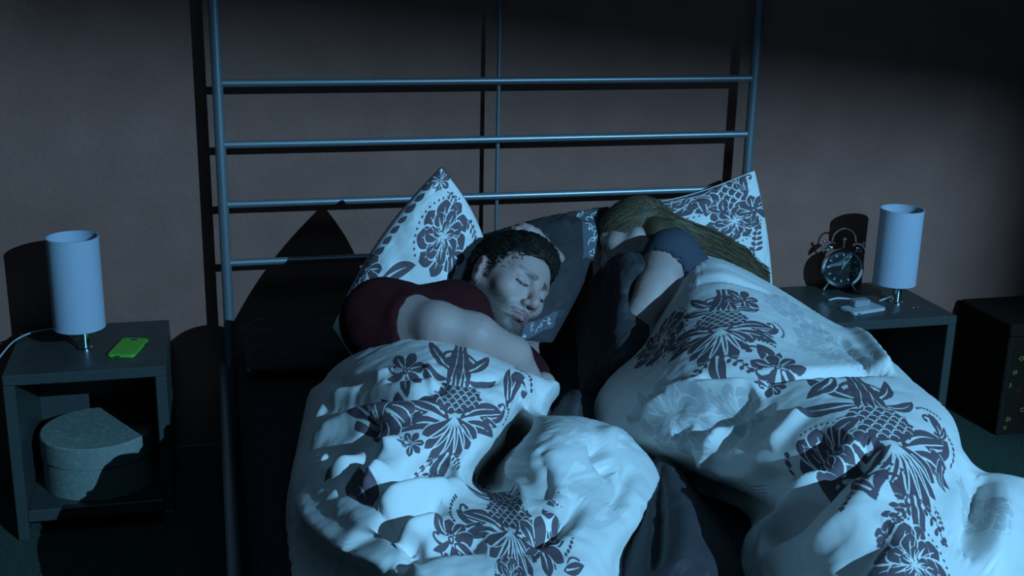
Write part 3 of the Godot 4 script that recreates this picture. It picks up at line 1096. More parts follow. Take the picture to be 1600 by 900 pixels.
# folds: [points [[px,py]...], width, depth]; positive = ridge
func fold_sheet(sh: Dictionary, folds: Array, noise_amp: float, seed_: int, freq := 7.0) -> void:
	var nu: int = sh.nu
	var nv: int = sh.nv
	var N := sheet_normals(sh)
	var P: PackedVector3Array = sh.P
	var off := PackedFloat32Array()
	off.resize(P.size())
	for f in folds:
		var line := []
		for q in f[0]:
			var uv := sheet_uv(sh, q[0], q[1])
			line.append(P[roundi(uv.y * nv) * (nu + 1) + roundi(uv.x * nu)])
		var path := bezier_path(line, 5)
		var w: float = f[1]
		var m := path.size()
		var lo := path[0]
		var hi := path[0]
		for q in path:
			lo = lo.min(q)
			hi = hi.max(q)
		lo -= Vector3.ONE * w * 2.4
		hi += Vector3.ONE * w * 2.4
		for i in P.size():
			var p := P[i]
			if p.x < lo.x or p.y < lo.y or p.z < lo.z or p.x > hi.x or p.y > hi.y or p.z > hi.z: continue
			var best := 1e9
			var bt := 0.0
			for k in m - 1:
				var a := path[k]
				var ab := path[k + 1] - a
				var t := clampf((p - a).dot(ab) / maxf(ab.length_squared(), 1e-9), 0.0, 1.0)
				var d := p.distance_squared_to(a + ab * t)
				if d < best:
					best = d
					bt = (k + t) / (m - 1)
			var taper := clampf(minf(bt, 1.0 - bt) * 4.0, 0.0, 1.0)
			taper = sqrt(taper)
			off[i] += f[2] * taper * exp(-best / (w * w))
	var n := FastNoiseLite.new()
	n.seed = seed_
	n.frequency = freq
	n.fractal_octaves = 3
	var n2 := FastNoiseLite.new()
	n2.seed = seed_ + 1
	n2.frequency = freq * 0.45
	for i in P.size():
		var p := P[i]
		var a := n2.get_noise_3dv(p) * 1.5
		var q := Vector3(p.x * 0.55 + p.z * 0.35 + a * 0.05, p.y, p.z * 1.5 - p.x * 0.3)
		var v := n.get_noise_3dv(q)
		v = (0.5 - absf(v)) * 2.0 - 0.6                     # crease-like
		off[i] += v * noise_amp * (0.6 + 0.8 * n2.get_noise_3dv(p * 1.7))
		off[i] += n.get_noise_3dv(q * 3.1) * noise_amp * 0.35 * clampf(0.4 + n2.get_noise_3dv(p * 2.3) * 2.0, 0.0, 1.0)
	for i in P.size():
		P[i] += N[i] * off[i]
	sh.P = P

func sheet_mesh(sh: Dictionary) -> ArrayMesh:
	var U := PackedVector2Array()
	var nu: int = sh.nu
	var nv: int = sh.nv
	for j in nv + 1:
		for i in nu + 1:
			if sh.has("T"): U.append(sh.T[j * (nu + 1) + i] / sh.span)
			else: U.append(Vector2(float(i) / nu, float(j) / nv))
	return grid_mesh(sh.P, nu, nv, U)

# cloth-space pen laid from one point of the photo to another
func sheet_pen(sh: Dictionary, cv: Dictionary, a: Array, b: Array, ink: Color, pale: Color, grow := 1.0) -> Dictionary:
	var ua: Vector2 = sheet_tex(sh, a) * sh.pxm
	var d: Vector2 = sheet_tex(sh, b) * sh.pxm - ua
	return pen(cv, ua, d.angle(), maxf(d.length(), 2.0) * grow, ink, pale)

const PXM := 1150.0                                       # texture pixels per metre of cloth

# metres along the cloth: across from a middle column, down from the head edge
func sheet_metric(sh: Dictionary, ref: int, even := false) -> Dictionary:
	var nu: int = sh.nu
	var nv: int = sh.nv
	var P: PackedVector3Array = sh.P
	var T := PackedVector2Array()
	T.resize(P.size())
	var lo := Vector2.ONE * 1e9
	var hi := -lo
	for j in nv + 1:
		var o := j * (nu + 1)
		for i in nu + 1:
			T[o + i].y = 0.0 if j == 0 else T[o - nu - 1 + i].y + P[o + i].distance_to(P[o - nu - 1 + i])
		T[o + ref].x = 0.0
		for i in range(ref + 1, nu + 1):
			T[o + i].x = T[o + i - 1].x + P[o + i].distance_to(P[o + i - 1])
		for i in range(ref - 1, -1, -1):
			T[o + i].x = T[o + i + 1].x - P[o + i].distance_to(P[o + i + 1])
	if even:                                               # deep creases: count grid cells instead
		for i in T.size():
			T[i] = Vector2(float(i % (nu + 1)) / nu, float(i / (nu + 1)) / nv) * 1.12
	for q in T:
		lo = lo.min(q)
		hi = hi.max(q)
	for i in T.size():
		T[i] -= lo
	sh.T = T
	sh.span = hi - lo
	sh.pxm = minf(PXM, 2040.0 / maxf(sh.span.x, sh.span.y))
	return canvas(int(sh.span.x * sh.pxm), int(sh.span.y * sh.pxm), CLOTH)

func sheet_tex(sh: Dictionary, q: Array) -> Vector2:
	var uv := sheet_uv(sh, q[0], q[1])
	return sh.T[roundi(uv.y * sh.nv) * (sh.nu + 1) + roundi(uv.x * sh.nu)]

func cloth_mat(cv: Dictionary, rough := 0.75) -> StandardMaterial3D:
	var m := smat(Color.WHITE, rough, 0.0, 0.35)
	m.albedo_texture = c_texture(cv)
	return m

func pts_h(rows: Array) -> Array:
	var out := []
	for r in rows:
		var line := []
		for q in r:
			line.append(ph(q[0], q[1], q[2]))
		out.append(line)
	return out

func build_duvets() -> void:
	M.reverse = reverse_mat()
	build_man_duvet()
	build_woman_duvet()

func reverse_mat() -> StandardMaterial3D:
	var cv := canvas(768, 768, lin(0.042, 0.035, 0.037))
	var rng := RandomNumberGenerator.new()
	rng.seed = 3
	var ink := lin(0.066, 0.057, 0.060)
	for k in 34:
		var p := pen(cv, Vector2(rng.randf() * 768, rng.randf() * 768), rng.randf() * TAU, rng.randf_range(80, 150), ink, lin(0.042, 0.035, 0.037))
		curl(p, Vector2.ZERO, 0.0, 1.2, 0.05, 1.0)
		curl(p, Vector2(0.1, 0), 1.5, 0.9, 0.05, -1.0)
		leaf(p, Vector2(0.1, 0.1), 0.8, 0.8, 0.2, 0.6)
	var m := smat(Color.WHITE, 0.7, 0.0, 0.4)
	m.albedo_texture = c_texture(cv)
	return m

func build_man_duvet() -> void:
	# control points: photo position and height above the floor, head edge first, left hem first
	var rows := [
		[[488, 632, .40], [495, 617, .43], [558, 568, .50], [640, 545, .53], [720, 560, .53], [790, 590, .50], [822, 600, .48], [850, 606, .46], [868, 612, .44], [866, 622, .40]],
		[[481, 628, .40], [490, 606, .50], [553, 554, .59], [640, 528, .64], [720, 540, .65], [785, 565, .62], [815, 579, .60], [845, 590, .57], [872, 600, .54], [872, 622, .42]],
		[[468, 690, .40], [478, 665, .50], [545, 620, .59], [635, 598, .65], [715, 606, .65], [785, 618, .62], [812, 628, .58], [832, 640, .55], [848, 650, .52], [858, 668, .42]],
		[[454, 765, .40], [462, 735, .50], [540, 700, .57], [625, 682, .62], [705, 686, .61], [765, 688, .58], [800, 690, .43], [850, 660, .60], [930, 656, .56], [945, 690, .41]],
		[[447, 815, .385], [456, 788, .46], [512, 765, .55], [620, 755, .59], [690, 752, .57], [728, 745, .56], [758, 752, .42], [840, 704, .61], [985, 690, .55], [1000, 725, .41]],
		[[455, 890, .385], [476, 850, .43], [552, 822, .55], [640, 818, .58], [712, 812, .57], [765, 800, .57], [815, 785, .57], [890, 765, .58], [1022, 742, .50], [1025, 790, .41]],
		[[478, 965, .385], [515, 925, .425], [612, 876, .55], [675, 882, .57], [745, 876, .57], [800, 868, .57], [852, 858, .57], [915, 845, .56], [1005, 805, .49], [1010, 850, .41]],
		[[520, 1065, .385], [580, 1020, .42], [670, 970, .54], [720, 985, .56], [780, 980, .56], [830, 975, .56], [880, 965, .56], [930, 950, .54], [965, 880, .48], [985, 910, .41]],
		[[600, 1180, .38], [640, 1140, .43], [720, 1120, .52], [780, 1120, .54], [830, 1115, .55], [880, 1105, .55], [930, 1090, .54], [980, 1070, .52], [1000, 1010, .46], [1020, 1020, .41]],
	]
	var sh := spline_sheet(pts_h(rows), 216, 216)
	var cv := sheet_metric(sh, 96, true)
	var print_folds := [
		[[[500, 640], [560, 622], [640, 612], [700, 605]], 0.018, -0.026],
		[[[490, 690], [560, 655], [640, 650]], 0.022, 0.026],
		[[[505, 720], [560, 690], [590, 660]], 0.016, -0.034],
		[[[520, 740], [580, 715], [630, 690]], 0.018, 0.026],
		[[[545, 770], [560, 730], [600, 700]], 0.018, -0.036],
		[[[575, 775], [585, 745], [600, 725]], 0.014, 0.022],
		[[[600, 760], [640, 735], [700, 720]], 0.022, -0.032],
		[[[595, 800], [650, 775], [720, 755]], 0.022, 0.032],
		[[[585, 830], [640, 800], [690, 790]], 0.018, -0.034],
		[[[560, 850], [600, 830], [640, 850]], 0.015, -0.026],
		[[[610, 850], [650, 825], [690, 815]], 0.014, 0.020],
		[[[620, 890], [640, 860], [650, 835]], 0.014, -0.024],
		[[[470, 775], [530, 838], [610, 885]], 0.016, 0.024],
		[[[500, 600], [540, 600], [590, 590]], 0.014, -0.018],
		[[[515, 625], [560, 600], [610, 580]], 0.012, 0.014],
		[[[600, 595], [660, 585], [760, 598], [850, 600]], 0.010, -0.014],
		[[[665, 535], [672, 580], [690, 640]], 0.007, 0.008],
		[[[830, 850], [880, 815], [905, 780]], 0.014, -0.026],
		[[[800, 720], [815, 760], [820, 800]], 0.016, 0.016],
		[[[840, 700], [850, 740], [850, 780]], 0.014, -0.012],
		[[[905, 665], [935, 700], [960, 740]], 0.016, -0.036],
		[[[935, 690], [945, 680], [990, 715]], 0.02, 0.016],
		[[[830, 665], [790, 700], [750, 755]], 0.016, -0.030],
		[[[640, 870], [700, 850], [760, 850]], 0.02, -0.018],
		[[[955, 790], [975, 760], [985, 730]], 0.012, -0.014],
	]
	var D := thing("duvet", "white damask-printed duvet covering the sleeping man", "duvet")
	# print, placed on the cloth
	var pp := func(a: Array, b: Array, g := 1.0) -> Dictionary: return sheet_pen(sh, cv, a, b, INK, PALE, g)
	damask(pp.call([720, 540], [690, 745]))
	blossom(pp.call([600, 648], [640, 640]), Vector2.ZERO, 0.0, 1.2, 7)
	fan(pp.call([595, 665], [575, 640]), Vector2.ZERO, 0.0, 1.5, 5, 2.0)
	blossom(pp.call([632, 578], [660, 572]), Vector2.ZERO, 0.0, 1.1, 5)
	paisley(pp.call([790, 640], [815, 600]), Vector2.ZERO, 0.0, 1.3, 1.0)
	blossom(pp.call([640, 693], [662, 690]), Vector2.ZERO, 0.0, 1.0, 5)
	sprig(pp.call([690, 730], [670, 740]), Vector2.ZERO, 0.0, 1.6, 4)
	damask(pp.call([765, 745], [800, 930], 1.1))
	blossom(pp.call([705, 838], [728, 830]), Vector2.ZERO, 0.0, 1.3, 6)
	blossom(pp.call([872, 792], [855, 800]), Vector2.ZERO, 0.0, 1.5, 5)
	sprig(pp.call([880, 790], [905, 772]), Vector2.ZERO, 0.0, 1.0, 3)
	blossom(pp.call([845, 850], [868, 838]), Vector2.ZERO, 0.0, 1.3, 5)
	c_ring(cv, pp.call([897, 886], [900, 890]).o, 22.0, 3.4, INK)
	leaf(pp.call([880, 890], [912, 884]), Vector2.ZERO, 0.0, 1.0, 0.4)
	peony(pp.call([800, 905], [790, 870]), Vector2.ZERO, 0.0, 1.0)
	leaf(pp.call([545, 700], [520, 735]), Vector2.ZERO, 0.0, 1.6, 0.5)  # dark leaf shape painted in for the shade of a fold
	leaf(pp.call([560, 725], [565, 770]), Vector2.ZERO, 0.0, 1.5, 0.6)  # another fold shadow put into the print as a leaf
	var tone := lin(0.61, 0.575, 0.555)
	blossom(sheet_pen(sh, cv, [985, 735], [992, 715], tone, CLOTH), Vector2.ZERO, 0.0, 1.1, 7)
	blossom(sheet_pen(sh, cv, [905, 690], [918, 684], tone, CLOTH), Vector2.ZERO, 0.0, 1.1, 6)
	sprig(sheet_pen(sh, cv, [960, 780], [985, 765], tone, CLOTH), Vector2.ZERO, 0.0, 1.0, 5)
	fold_sheet(sh, print_folds, 0.0050, 101, 8.0)
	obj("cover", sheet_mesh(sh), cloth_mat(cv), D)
	# the charcoal reverse turned out between the sleepers
	var flap := [
		[[1005, 735, .44], [1030, 712, .47], [1055, 725, .46], [1075, 745, .41]],
		[[985, 790, .44], [1028, 765, .50], [1080, 775, .48], [1115, 800, .40]],
		[[965, 850, .44], [1026, 830, .51], [1100, 830, .50], [1150, 860, .40]],
		[[950, 930, .44], [1024, 910, .51], [1110, 900, .50], [1170, 920, .40]],
		[[940, 1020, .42], [1020, 1010, .47], [1110, 1000, .46], [1180, 1010, .39]],
	]
	var fs := spline_sheet(pts_h(flap), 60, 60)
	fold_sheet(fs, [[[[1032, 720], [1030, 800], [1026, 890]], 0.010, -0.015], [[[1060, 770], [1070, 830], [1060, 890]], 0.02, 0.012]], 0.004, 55, 8.0)
	obj("reverse_flap", sheet_mesh(fs), M.reverse, D)
	var tuft := [
		[[845, 640, .42], [868, 625, .43], [900, 608, .45], [935, 628, .41]],
		[[842, 655, .43], [866, 640, .46], [900, 622, .49], [938, 645, .42]],
		[[845, 672, .43], [870, 660, .46], [903, 645, .48], [940, 668, .41]],
		[[850, 695, .42], [875, 690, .42], [905, 680, .42], [940, 690, .39]],
	]
	var ts := spline_sheet(pts_h(tuft), 40, 40)
	fold_sheet(ts, [[[[900, 612], [898, 640], [905, 665]], 0.010, 0.012]], 0.005, 56, 9.0)
	obj("reverse_tuft", sheet_mesh(ts), M.reverse, D)

func build_woman_duvet() -> void:
	var rows := [
		[[1068, 432, .50], [1076, 424, .56], [1085, 415, .58], [1105, 415, .58], [1130, 422, .56], [1150, 430, .52], [1160, 438, .45]],
		[[1066, 442, .54], [1073, 424, .63], [1085, 400, .68], [1110, 401, .695], [1140, 411, .68], [1172, 428, .63], [1180, 445, .45]],
		[[1034, 500, .48], [1043, 474, .59], [1068, 466, .66], [1130, 454, .69], [1185, 450, .67], [1235, 462, .60], [1248, 485, .42]],
		[[988, 572, .44], [1003, 540, .54], [1058, 530, .63], [1140, 515, .675], [1220, 502, .66], [1287, 496, .58], [1305, 520, .42]],
		[[938, 622, .41], [951, 597, .50], [1045, 585, .60], [1150, 570, .65], [1255, 552, .65], [1352, 532, .57], [1372, 560, .42]],
		[[928, 668, .40], [940, 642, .47], [1040, 640, .555], [1170, 625, .62], [1310, 605, .66], [1415, 588, .58], [1432, 622, .42]],
		[[955, 712, .39], [966, 693, .44], [1060, 692, .52], [1190, 682, .59], [1350, 662, .66], [1474, 640, .58], [1488, 680, .42]],
		[[1050, 755, .385], [1062, 737, .42], [1140, 740, .50], [1250, 742, .60], [1385, 732, .65], [1498, 702, .57], [1515, 745, .44]],
		[[1168, 805, .385], [1180, 783, .43], [1228, 802, .53], [1305, 808, .61], [1415, 798, .64], [1525, 738, .53], [1590, 765, .46]],
		[[1155, 880, .385], [1170, 850, .43], [1232, 878, .53], [1315, 890, .60], [1430, 880, .62], [1600, 757, .51], [1660, 790, .44]],
		[[1170, 980, .385], [1190, 950, .43], [1250, 980, .52], [1330, 985, .58], [1450, 980, .60], [1640, 860, .49], [1720, 890, .42]],
		[[1220, 1110, .385], [1250, 1080, .43], [1310, 1110, .51], [1390, 1110, .56], [1500, 1100, .58], [1690, 1000, .47], [1770, 1020, .41]],
	]
	var sh := spline_sheet(pts_h(rows), 180, 210)
	var cv := sheet_metric(sh, 105)
	var D := thing("duvet", "white damask-printed duvet covering the sleeping woman", "duvet")
	var tone := lin(0.55, 0.52, 0.51)
	var pp := func(a: Array, b: Array, g := 1.0) -> Dictionary: return sheet_pen(sh, cv, a, b, INK, PALE, g)
	var pq := func(a: Array, b: Array, g := 1.0) -> Dictionary: return sheet_pen(sh, cv, a, b, tone, PALE, g)
	# pale tone-on-tone flowers
	peony(pq.call([1300, 540], [1320, 560]), Vector2.ZERO, 0.0, 1.6)
	peony(pq.call([1230, 480], [1250, 490]), Vector2.ZERO, 0.0, 1.3)
	peony(pq.call([1540, 800], [1560, 830]), Vector2.ZERO, 0.0, 1.3)
	peony(pq.call([1050, 650], [1090, 660]), Vector2.ZERO, 0.0, 1.6)
	peony(pq.call([1150, 640], [1180, 650]), Vector2.ZERO, 0.0, 1.2)
	# dark print
	damask(pp.call([1130, 455], [1125, 600], 1.0))
	peony(pp.call([1035, 528], [1060, 515]), Vector2.ZERO, 0.0, 1.2)
	paisley(pp.call([1195, 575], [1180, 540]), Vector2.ZERO, 0.0, 1.2, -1.0)
	blossom(pp.call([1160, 468], [1180, 468]), Vector2.ZERO, 0.0, 1.2, 5)
	leaf(pp.call([1145, 482], [1180, 486]), Vector2.ZERO, 0.0, 1.0, 0.4)
	blossom(pp.call([1215, 572], [1235, 565]), Vector2.ZERO, 0.0, 1.2, 5)
	blossom(pp.call([1203, 605], [1225, 602]), Vector2.ZERO, 0.0, 1.2, 6)
	damask(pp.call([1325, 585], [1440, 850], 1.0))
	peony(pp.call([1282, 705], [1310, 670]), Vector2.ZERO, 0.0, 1.1)
	leaf(pp.call([1295, 690], [1345, 655]), Vector2.ZERO, 0.0, 1.0, 0.5, 0.6)
	paisley(pp.call([1370, 790], [1390, 735]), Vector2.ZERO, 0.0, 1.1, 1.0)
	sprig(pp.call([1340, 780], [1330, 815]), Vector2.ZERO, 0.0, 1.0, 4)
	sprig(pp.call([1420, 790], [1375, 830]), Vector2.ZERO, 0.0, 1.0, 5)
	paisley(pp.call([1470, 690], [1450, 650]), Vector2.ZERO, 0.0, 1.2, -1.0)
	paisley(pp.call([1480, 770], [1470, 715]), Vector2.ZERO, 0.0, 1.0, 1.0)
	sprig(pp.call([1460, 790], [1470, 820]), Vector2.ZERO, 0.0, 1.2, 4)
	peony(pp.call([1430, 880], [1440, 835]), Vector2.ZERO, 0.0, 1.2)
	leaf(pp.call([1300, 590], [1275, 605]), Vector2.ZERO, 0.0, 1.6, 0.6, 0.8)
	var folds := [
		[[[1095, 595], [1200, 588], [1300, 582], [1390, 582]], 0.014, -0.039],
		[[[1000, 650], [1060, 615], [1130, 605], [1200, 603]], 0.020, 0.030],
		[[[980, 655], [1010, 625], [1055, 610]], 0.012, -0.027],
		[[[1050, 680], [1120, 655], [1180, 620]], 0.020, -0.024],
		[[[1060, 700], [1070, 680], [1085, 660]], 0.010, 0.015],
		[[[1100, 720], [1115, 690], [1130, 665]], 0.012, 0.018],
		[[[1130, 715], [1150, 680], [1165, 655]], 0.012, -0.018],
		[[[1180, 760], [1250, 720], [1300, 670]], 0.026, -0.045],
		[[[1190, 850], [1270, 790], [1340, 720], [1365, 685]], 0.018, -0.051],
		[[[1190, 830], [1240, 790], [1290, 740]], 0.018, 0.027],
		[[[1255, 880], [1330, 810], [1375, 750]], 0.03, 0.024],
		[[[1210, 460], [1150, 440], [1090, 440]], 0.012, -0.012],
		[[[1330, 515], [1370, 560], [1385, 580]], 0.016, 0.024],
		[[[1310, 525], [1350, 565], [1380, 582]], 0.012, -0.024],
		[[[1530, 745], [1525, 800], [1510, 870]], 0.02, -0.027],
		[[[1560, 760], [1560, 820], [1540, 890]], 0.025, 0.022],
		[[[1320, 900], [1360, 850], [1400, 820]], 0.025, -0.018],
		[[[1110, 640], [1160, 650], [1210, 640]], 0.014, -0.014],
		[[[1080, 700], [1130, 735], [1180, 745]], 0.016, 0.014],
		[[[1200, 700], [1230, 670], [1260, 640]], 0.016, 0.018],
		[[[1215, 780], [1260, 745], [1290, 715]], 0.014, -0.020],
	]
	fold_sheet(sh, folds, 0.0045, 202, 7.0)
	obj("cover", sheet_mesh(sh), cloth_mat(cv), D)
	# charcoal reverse of her duvet, with dark cloth added for the shade below her face
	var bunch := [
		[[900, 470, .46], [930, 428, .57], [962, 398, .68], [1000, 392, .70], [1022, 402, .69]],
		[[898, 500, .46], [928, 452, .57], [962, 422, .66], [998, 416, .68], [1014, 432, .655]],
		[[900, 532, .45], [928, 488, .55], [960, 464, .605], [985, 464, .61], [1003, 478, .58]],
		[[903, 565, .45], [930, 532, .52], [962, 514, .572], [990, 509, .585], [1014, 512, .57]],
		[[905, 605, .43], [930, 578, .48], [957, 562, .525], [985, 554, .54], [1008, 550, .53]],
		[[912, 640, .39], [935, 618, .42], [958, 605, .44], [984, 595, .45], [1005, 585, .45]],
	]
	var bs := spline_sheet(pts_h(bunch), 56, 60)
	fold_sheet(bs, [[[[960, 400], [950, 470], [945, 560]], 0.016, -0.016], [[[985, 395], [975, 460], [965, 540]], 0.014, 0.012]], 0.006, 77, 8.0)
	obj("reverse_shade_fold", sheet_mesh(bs), M.reverse, D)

# ------------------------------------------------------------------ pillows
# corners: top-left, top-right, bottom-right, bottom-left of the face; out points out of that face
func pillow_side(cn: Array, out: Vector3, thick: float, pinch: float, seed_: int, n: int, bow: Array, wrinkle := 0.006) -> Dictionary:
	var P := PackedVector3Array()
	var X := PackedVector2Array()
	var nz := FastNoiseLite.new()
	nz.seed = seed_
	nz.frequency = 5.0
	nz.fractal_octaves = 3
	var ctr: Vector3 = (cn[0] + cn[1] + cn[2] + cn[3]) / 4.0
	for j in n + 1:
		for i in n + 1:
			# bunch samples towards the seam so that it stays round
			var s := 0.5 - 0.5 * cos(PI * i / n)
			var t := 0.5 - 0.5 * cos(PI * j / n)
			var top: Vector3 = cn[0].lerp(cn[1], s)
			var bot: Vector3 = cn[3].lerp(cn[2], s)
			var p := top.lerp(bot, t)
			# seams bow in (or out) between the corners
			var es := sin(PI * s)
			var et := sin(PI * t)
			var mt: Vector3 = (cn[0] + cn[1]) / 2.0
			var mr: Vector3 = (cn[1] + cn[2]) / 2.0
			var mb: Vector3 = (cn[2] + cn[3]) / 2.0
			var ml: Vector3 = (cn[3] + cn[0]) / 2.0
			p += (mt - ctr) * bow[0] * es * pow(1.0 - t, 1.5)
			p += (mr - ctr) * bow[1] * et * pow(s, 1.5)
			p += (mb - ctr) * bow[2] * es * pow(t, 1.5)
			p += (ml - ctr) * bow[3] * et * pow(1.0 - s, 1.5)
			var puff := pow(maxf(es * et, 0.0), pinch)
			var rim := minf(es, et)
			var wr := nz.get_noise_3d(p.x * 2.0, p.y * 2.0, p.z * 2.0) * wrinkle * 2.0 * clampf(rim * 4.0, 0.0, 1.0)
			# short puckers running in from the seams
			var pk := sin((s * 37.0 + t * 29.0) + nz.get_noise_2d(s * 3.0, t * 3.0) * 6.0) * wrinkle * 0.5 * clampf(rim * 5.0, 0.0, 1.0) * (1.0 - clampf(rim * 1.8, 0.0, 1.0))
			p += out * (thick * puff + wr + pk)
			P.append(p)
			X.append(pix(p))
	return {"P": P, "X": X, "nu": n, "nv": n}

func pillow_mesh(sd: Dictionary, flip: bool) -> ArrayMesh:
	var n: int = sd.nu
	var U := PackedVector2Array()
	for j in n + 1:
		for i in n + 1:
			U.append(Vector2(0.5 - 0.5 * cos(PI * i / n), 0.5 - 0.5 * cos(PI * j / n)))
	return grid_mesh(sd.P, n, n, U, flip)

func seam_mesh(sd: Dictionary, r: float) -> ArrayMesh:
	var n: int = sd.nu
	var P: PackedVector3Array = sd.P
	var path := PackedVector3Array()
	for i in n: path.append(P[i])
	for j in n: path.append(P[j * (n + 1) + n])
	for i in n: path.append(P[n * (n + 1) + n - i])
	for j in n + 1: path.append(P[(n - j) * (n + 1)])
	var clean := PackedVector3Array()
	for q in path:
		if clean.is_empty() or clean[clean.size() - 1].distance_to(q) > 0.004: clean.append(q)
	return tube_arrays(clean, PackedFloat32Array([r]), 6)

func pillow_uv(sd: Dictionary, px: float, py: float) -> Vector2:
	var uv := sheet_uv(sd, px, py)
	return Vector2(0.5 - 0.5 * cos(PI * uv.x), 0.5 - 0.5 * cos(PI * uv.y))

func pillow_pen(sd: Dictionary, cv: Dictionary, a: Array, b: Array, ink: Color, grow := 1.0) -> Dictionary:
	var ua := pillow_uv(sd, a[0], a[1]) * Vector2(cv.w, cv.h)
	var d := pillow_uv(sd, b[0], b[1]) * Vector2(cv.w, cv.h) - ua
	return pen(cv, ua, d.angle(), maxf(d.length(), 2.0) * grow, ink, PALE)

func build_pillows() -> void:
	var white := CLOTH
	# ---- white pillow standing on its corner behind the man ----
	var z := 0.45
	var c1 := [pz(690, 262, z - 0.02), pz(775, 440, z), pz(640, 690, z + 0.05), pz(518, 512, z + 0.0)]
	var f1 := pillow_side(c1, Vector3(0.15, 0.25, 1.0).normalized(), 0.075, 0.42, 1, 70, [0.10, 0.0, 0.0, 0.16])
	var k1 := pillow_side(c1, -Vector3(0.15, 0.25, 1.0).normalized(), 0.070, 0.42, 2, 40, [0.10, 0.0, 0.0, 0.16])
	var t1 := thing("pillow", "white damask pillow standing on its corner behind the man", "pillow")
	var cv := canvas(640, 640, white)
	var pk := func(a: Array, b: Array, g := 1.0) -> Dictionary: return pillow_pen(f1, cv, a, b, INK, g)
	peony(pk.call([692, 372], [672, 335]), Vector2.ZERO, 0.0, 1.15)
	blossom(pk.call([690, 283], [695, 268]), Vector2.ZERO, 0.0, 1.3, 5)
	sprig(pk.call([700, 300], [716, 320]), Vector2.ZERO, 0.0, 1.0, 4)
	leaf(pk.call([590, 445], [645, 420]), Vector2.ZERO, 0.0, 1.1, 0.32, 0.5)
	blossom(pk.call([572, 420], [575, 400]), Vector2.ZERO, 0.0, 1.5, 6)
	fan(pk.call([560, 460], [545, 430]), Vector2.ZERO, 0.0, 1.5, 5, 1.6)
	for i in 9:
		leaf(pk.call([676 - i * 13, 284 + i * 17], [664 - i * 13, 300 + i * 17]), Vector2.ZERO, 0.3, 1.0, 0.45, 0.6, false)
	sprig(pk.call([728, 340], [742, 372]), Vector2.ZERO, 0.0, 1.0, 4)
	obj("front_face", pillow_mesh(f1, false), cloth_mat(cv), t1)
	M.charcoal = charcoal_mat(false)
	obj("back_face", pillow_mesh(k1, true), M.charcoal, t1)
	obj("seam", seam_mesh(f1, 0.0028), M.charcoal, t1)
	# ---- charcoal pillow under the man's head ----
	var c2 := [pz(752, 368, 0.20), pz(950, 324, 0.16), pz(862, 534, 0.52), pz(700, 520, 0.56)]
	var o2 := Vector3(0.25, 0.85, 0.45).normalized()
	var f2 := pillow_side(c2, o2, 0.060, 0.45, 3, 60, [0.04, 0.12, 0.0, 0.0], 0.008)
	var k2 := pillow_side(c2, -o2, 0.085, 0.45, 4, 40, [0.04, 0.12, 0.0, 0.0])
	var t2 := thing("pillow", "charcoal pillow with pale scroll border under the man's head", "pillow")
	var cv2 := canvas(512, 512, lin(0.046, 0.036, 0.038))
	charcoal_print(cv2)
	var a := pillow_uv(f2, 912, 328) * 512.0
	var b := pillow_uv(f2, 922, 405) * 512.0
	border(cv2, a, b, 84.0)
	a = pillow_uv(f2, 815, 520) * 512.0
	b = pillow_uv(f2, 868, 498) * 512.0
	border(cv2, a, b, 50.0)
	obj("front_face", pillow_mesh(f2, false), cloth_mat(cv2), t2)
	var cw := canvas(256, 256, white)
	obj("back_face", pillow_mesh(k2, true), cloth_mat(cw), t2)
	obj("seam", seam_mesh(f2, 0.0025), M.charcoal, t2)
	# ---- dark pillow lying flat in the shade of the standing one ----
	var c4 := [Vector3(-0.69, 0.435, 0.05), Vector3(-0.28, 0.435, 0.05), Vector3(-0.30, 0.425, 0.38), Vector3(-0.68, 0.425, 0.36)]
	var f4 := pillow_side(c4, Vector3.UP, 0.045, 0.40, 8, 40, [0.0, 0.0, 0.0, 0.0], 0.008)
	var k4 := pillow_side(c4, Vector3.DOWN, 0.045, 0.40, 9, 30, [0.0, 0.0, 0.0, 0.0])
	var t4 := thing("pillow", "charcoal pillow lying flat behind the man, half hidden in shadow", "pillow")
	obj("front_face", pillow_mesh(f4, false), M.charcoal, t4)
	obj("back_face", pillow_mesh(k4, true), M.charcoal, t4)
	obj("seam", seam_mesh(f4, 0.0025), M.charcoal, t4)
	# ---- white pillow leaning on the headboard behind the woman ----
	var c3 := [pz(925, 326, 0.09), pz(1178, 268, 0.055), pz(1206, 455, 0.16), pz(930, 500, 0.26)]
	var o3 := Vector3(0.0, 0.35, 1.0).normalized()
	var f3 := pillow_side(c3, o3, 0.065, 0.42, 5, 70, [-0.16, 0.04, 0.0, 0.0], 0.008)
	var k3 := pillow_side(c3, -o3, 0.035, 0.42, 6, 40, [-0.16, 0.04, 0.0, 0.0])
	var t3 := thing("pillow", "white damask pillow leaning on the headboard behind the woman", "pillow")
	var cv3 := canvas(640, 640, white)
	var pw := func(a_: Array, b_: Array, g := 1.0) -> Dictionary: return pillow_pen(f3, cv3, a_, b_, INK, g)
	scales(pw.call([1142, 300], [1150, 325]), Vector2.ZERO, 0.0, 1.3, 0.7, 5)
	peony(pw.call([1075, 310], [1095, 330]), Vector2.ZERO, 0.0, 1.1)
	paisley(pw.call([1170, 300], [1165, 275]), Vector2.ZERO, 0.0, 1.2, 1.0)
	paisley(pw.call([1100, 340], [1085, 315]), Vector2.ZERO, 0.0, 1.2, -1.0)
	peony(pw.call([1150, 345], [1165, 365]), Vector2.ZERO, 0.0, 1.2)
	blossom(pw.call([1178, 330], [1182, 305]), Vector2.ZERO, 0.0, 1.0, 6)
	sprig(pw.call([1180, 400], [1184, 360]), Vector2.ZERO, 0.0, 1.1, 5)
	leaf(pw.call([1060, 300], [1110, 296]), Vector2.ZERO, 0.0, 1.0, 0.4, 0.3)
	sprig(pw.call([1030, 308], [1060, 300]), Vector2.ZERO, 0.0, 1.0, 4)
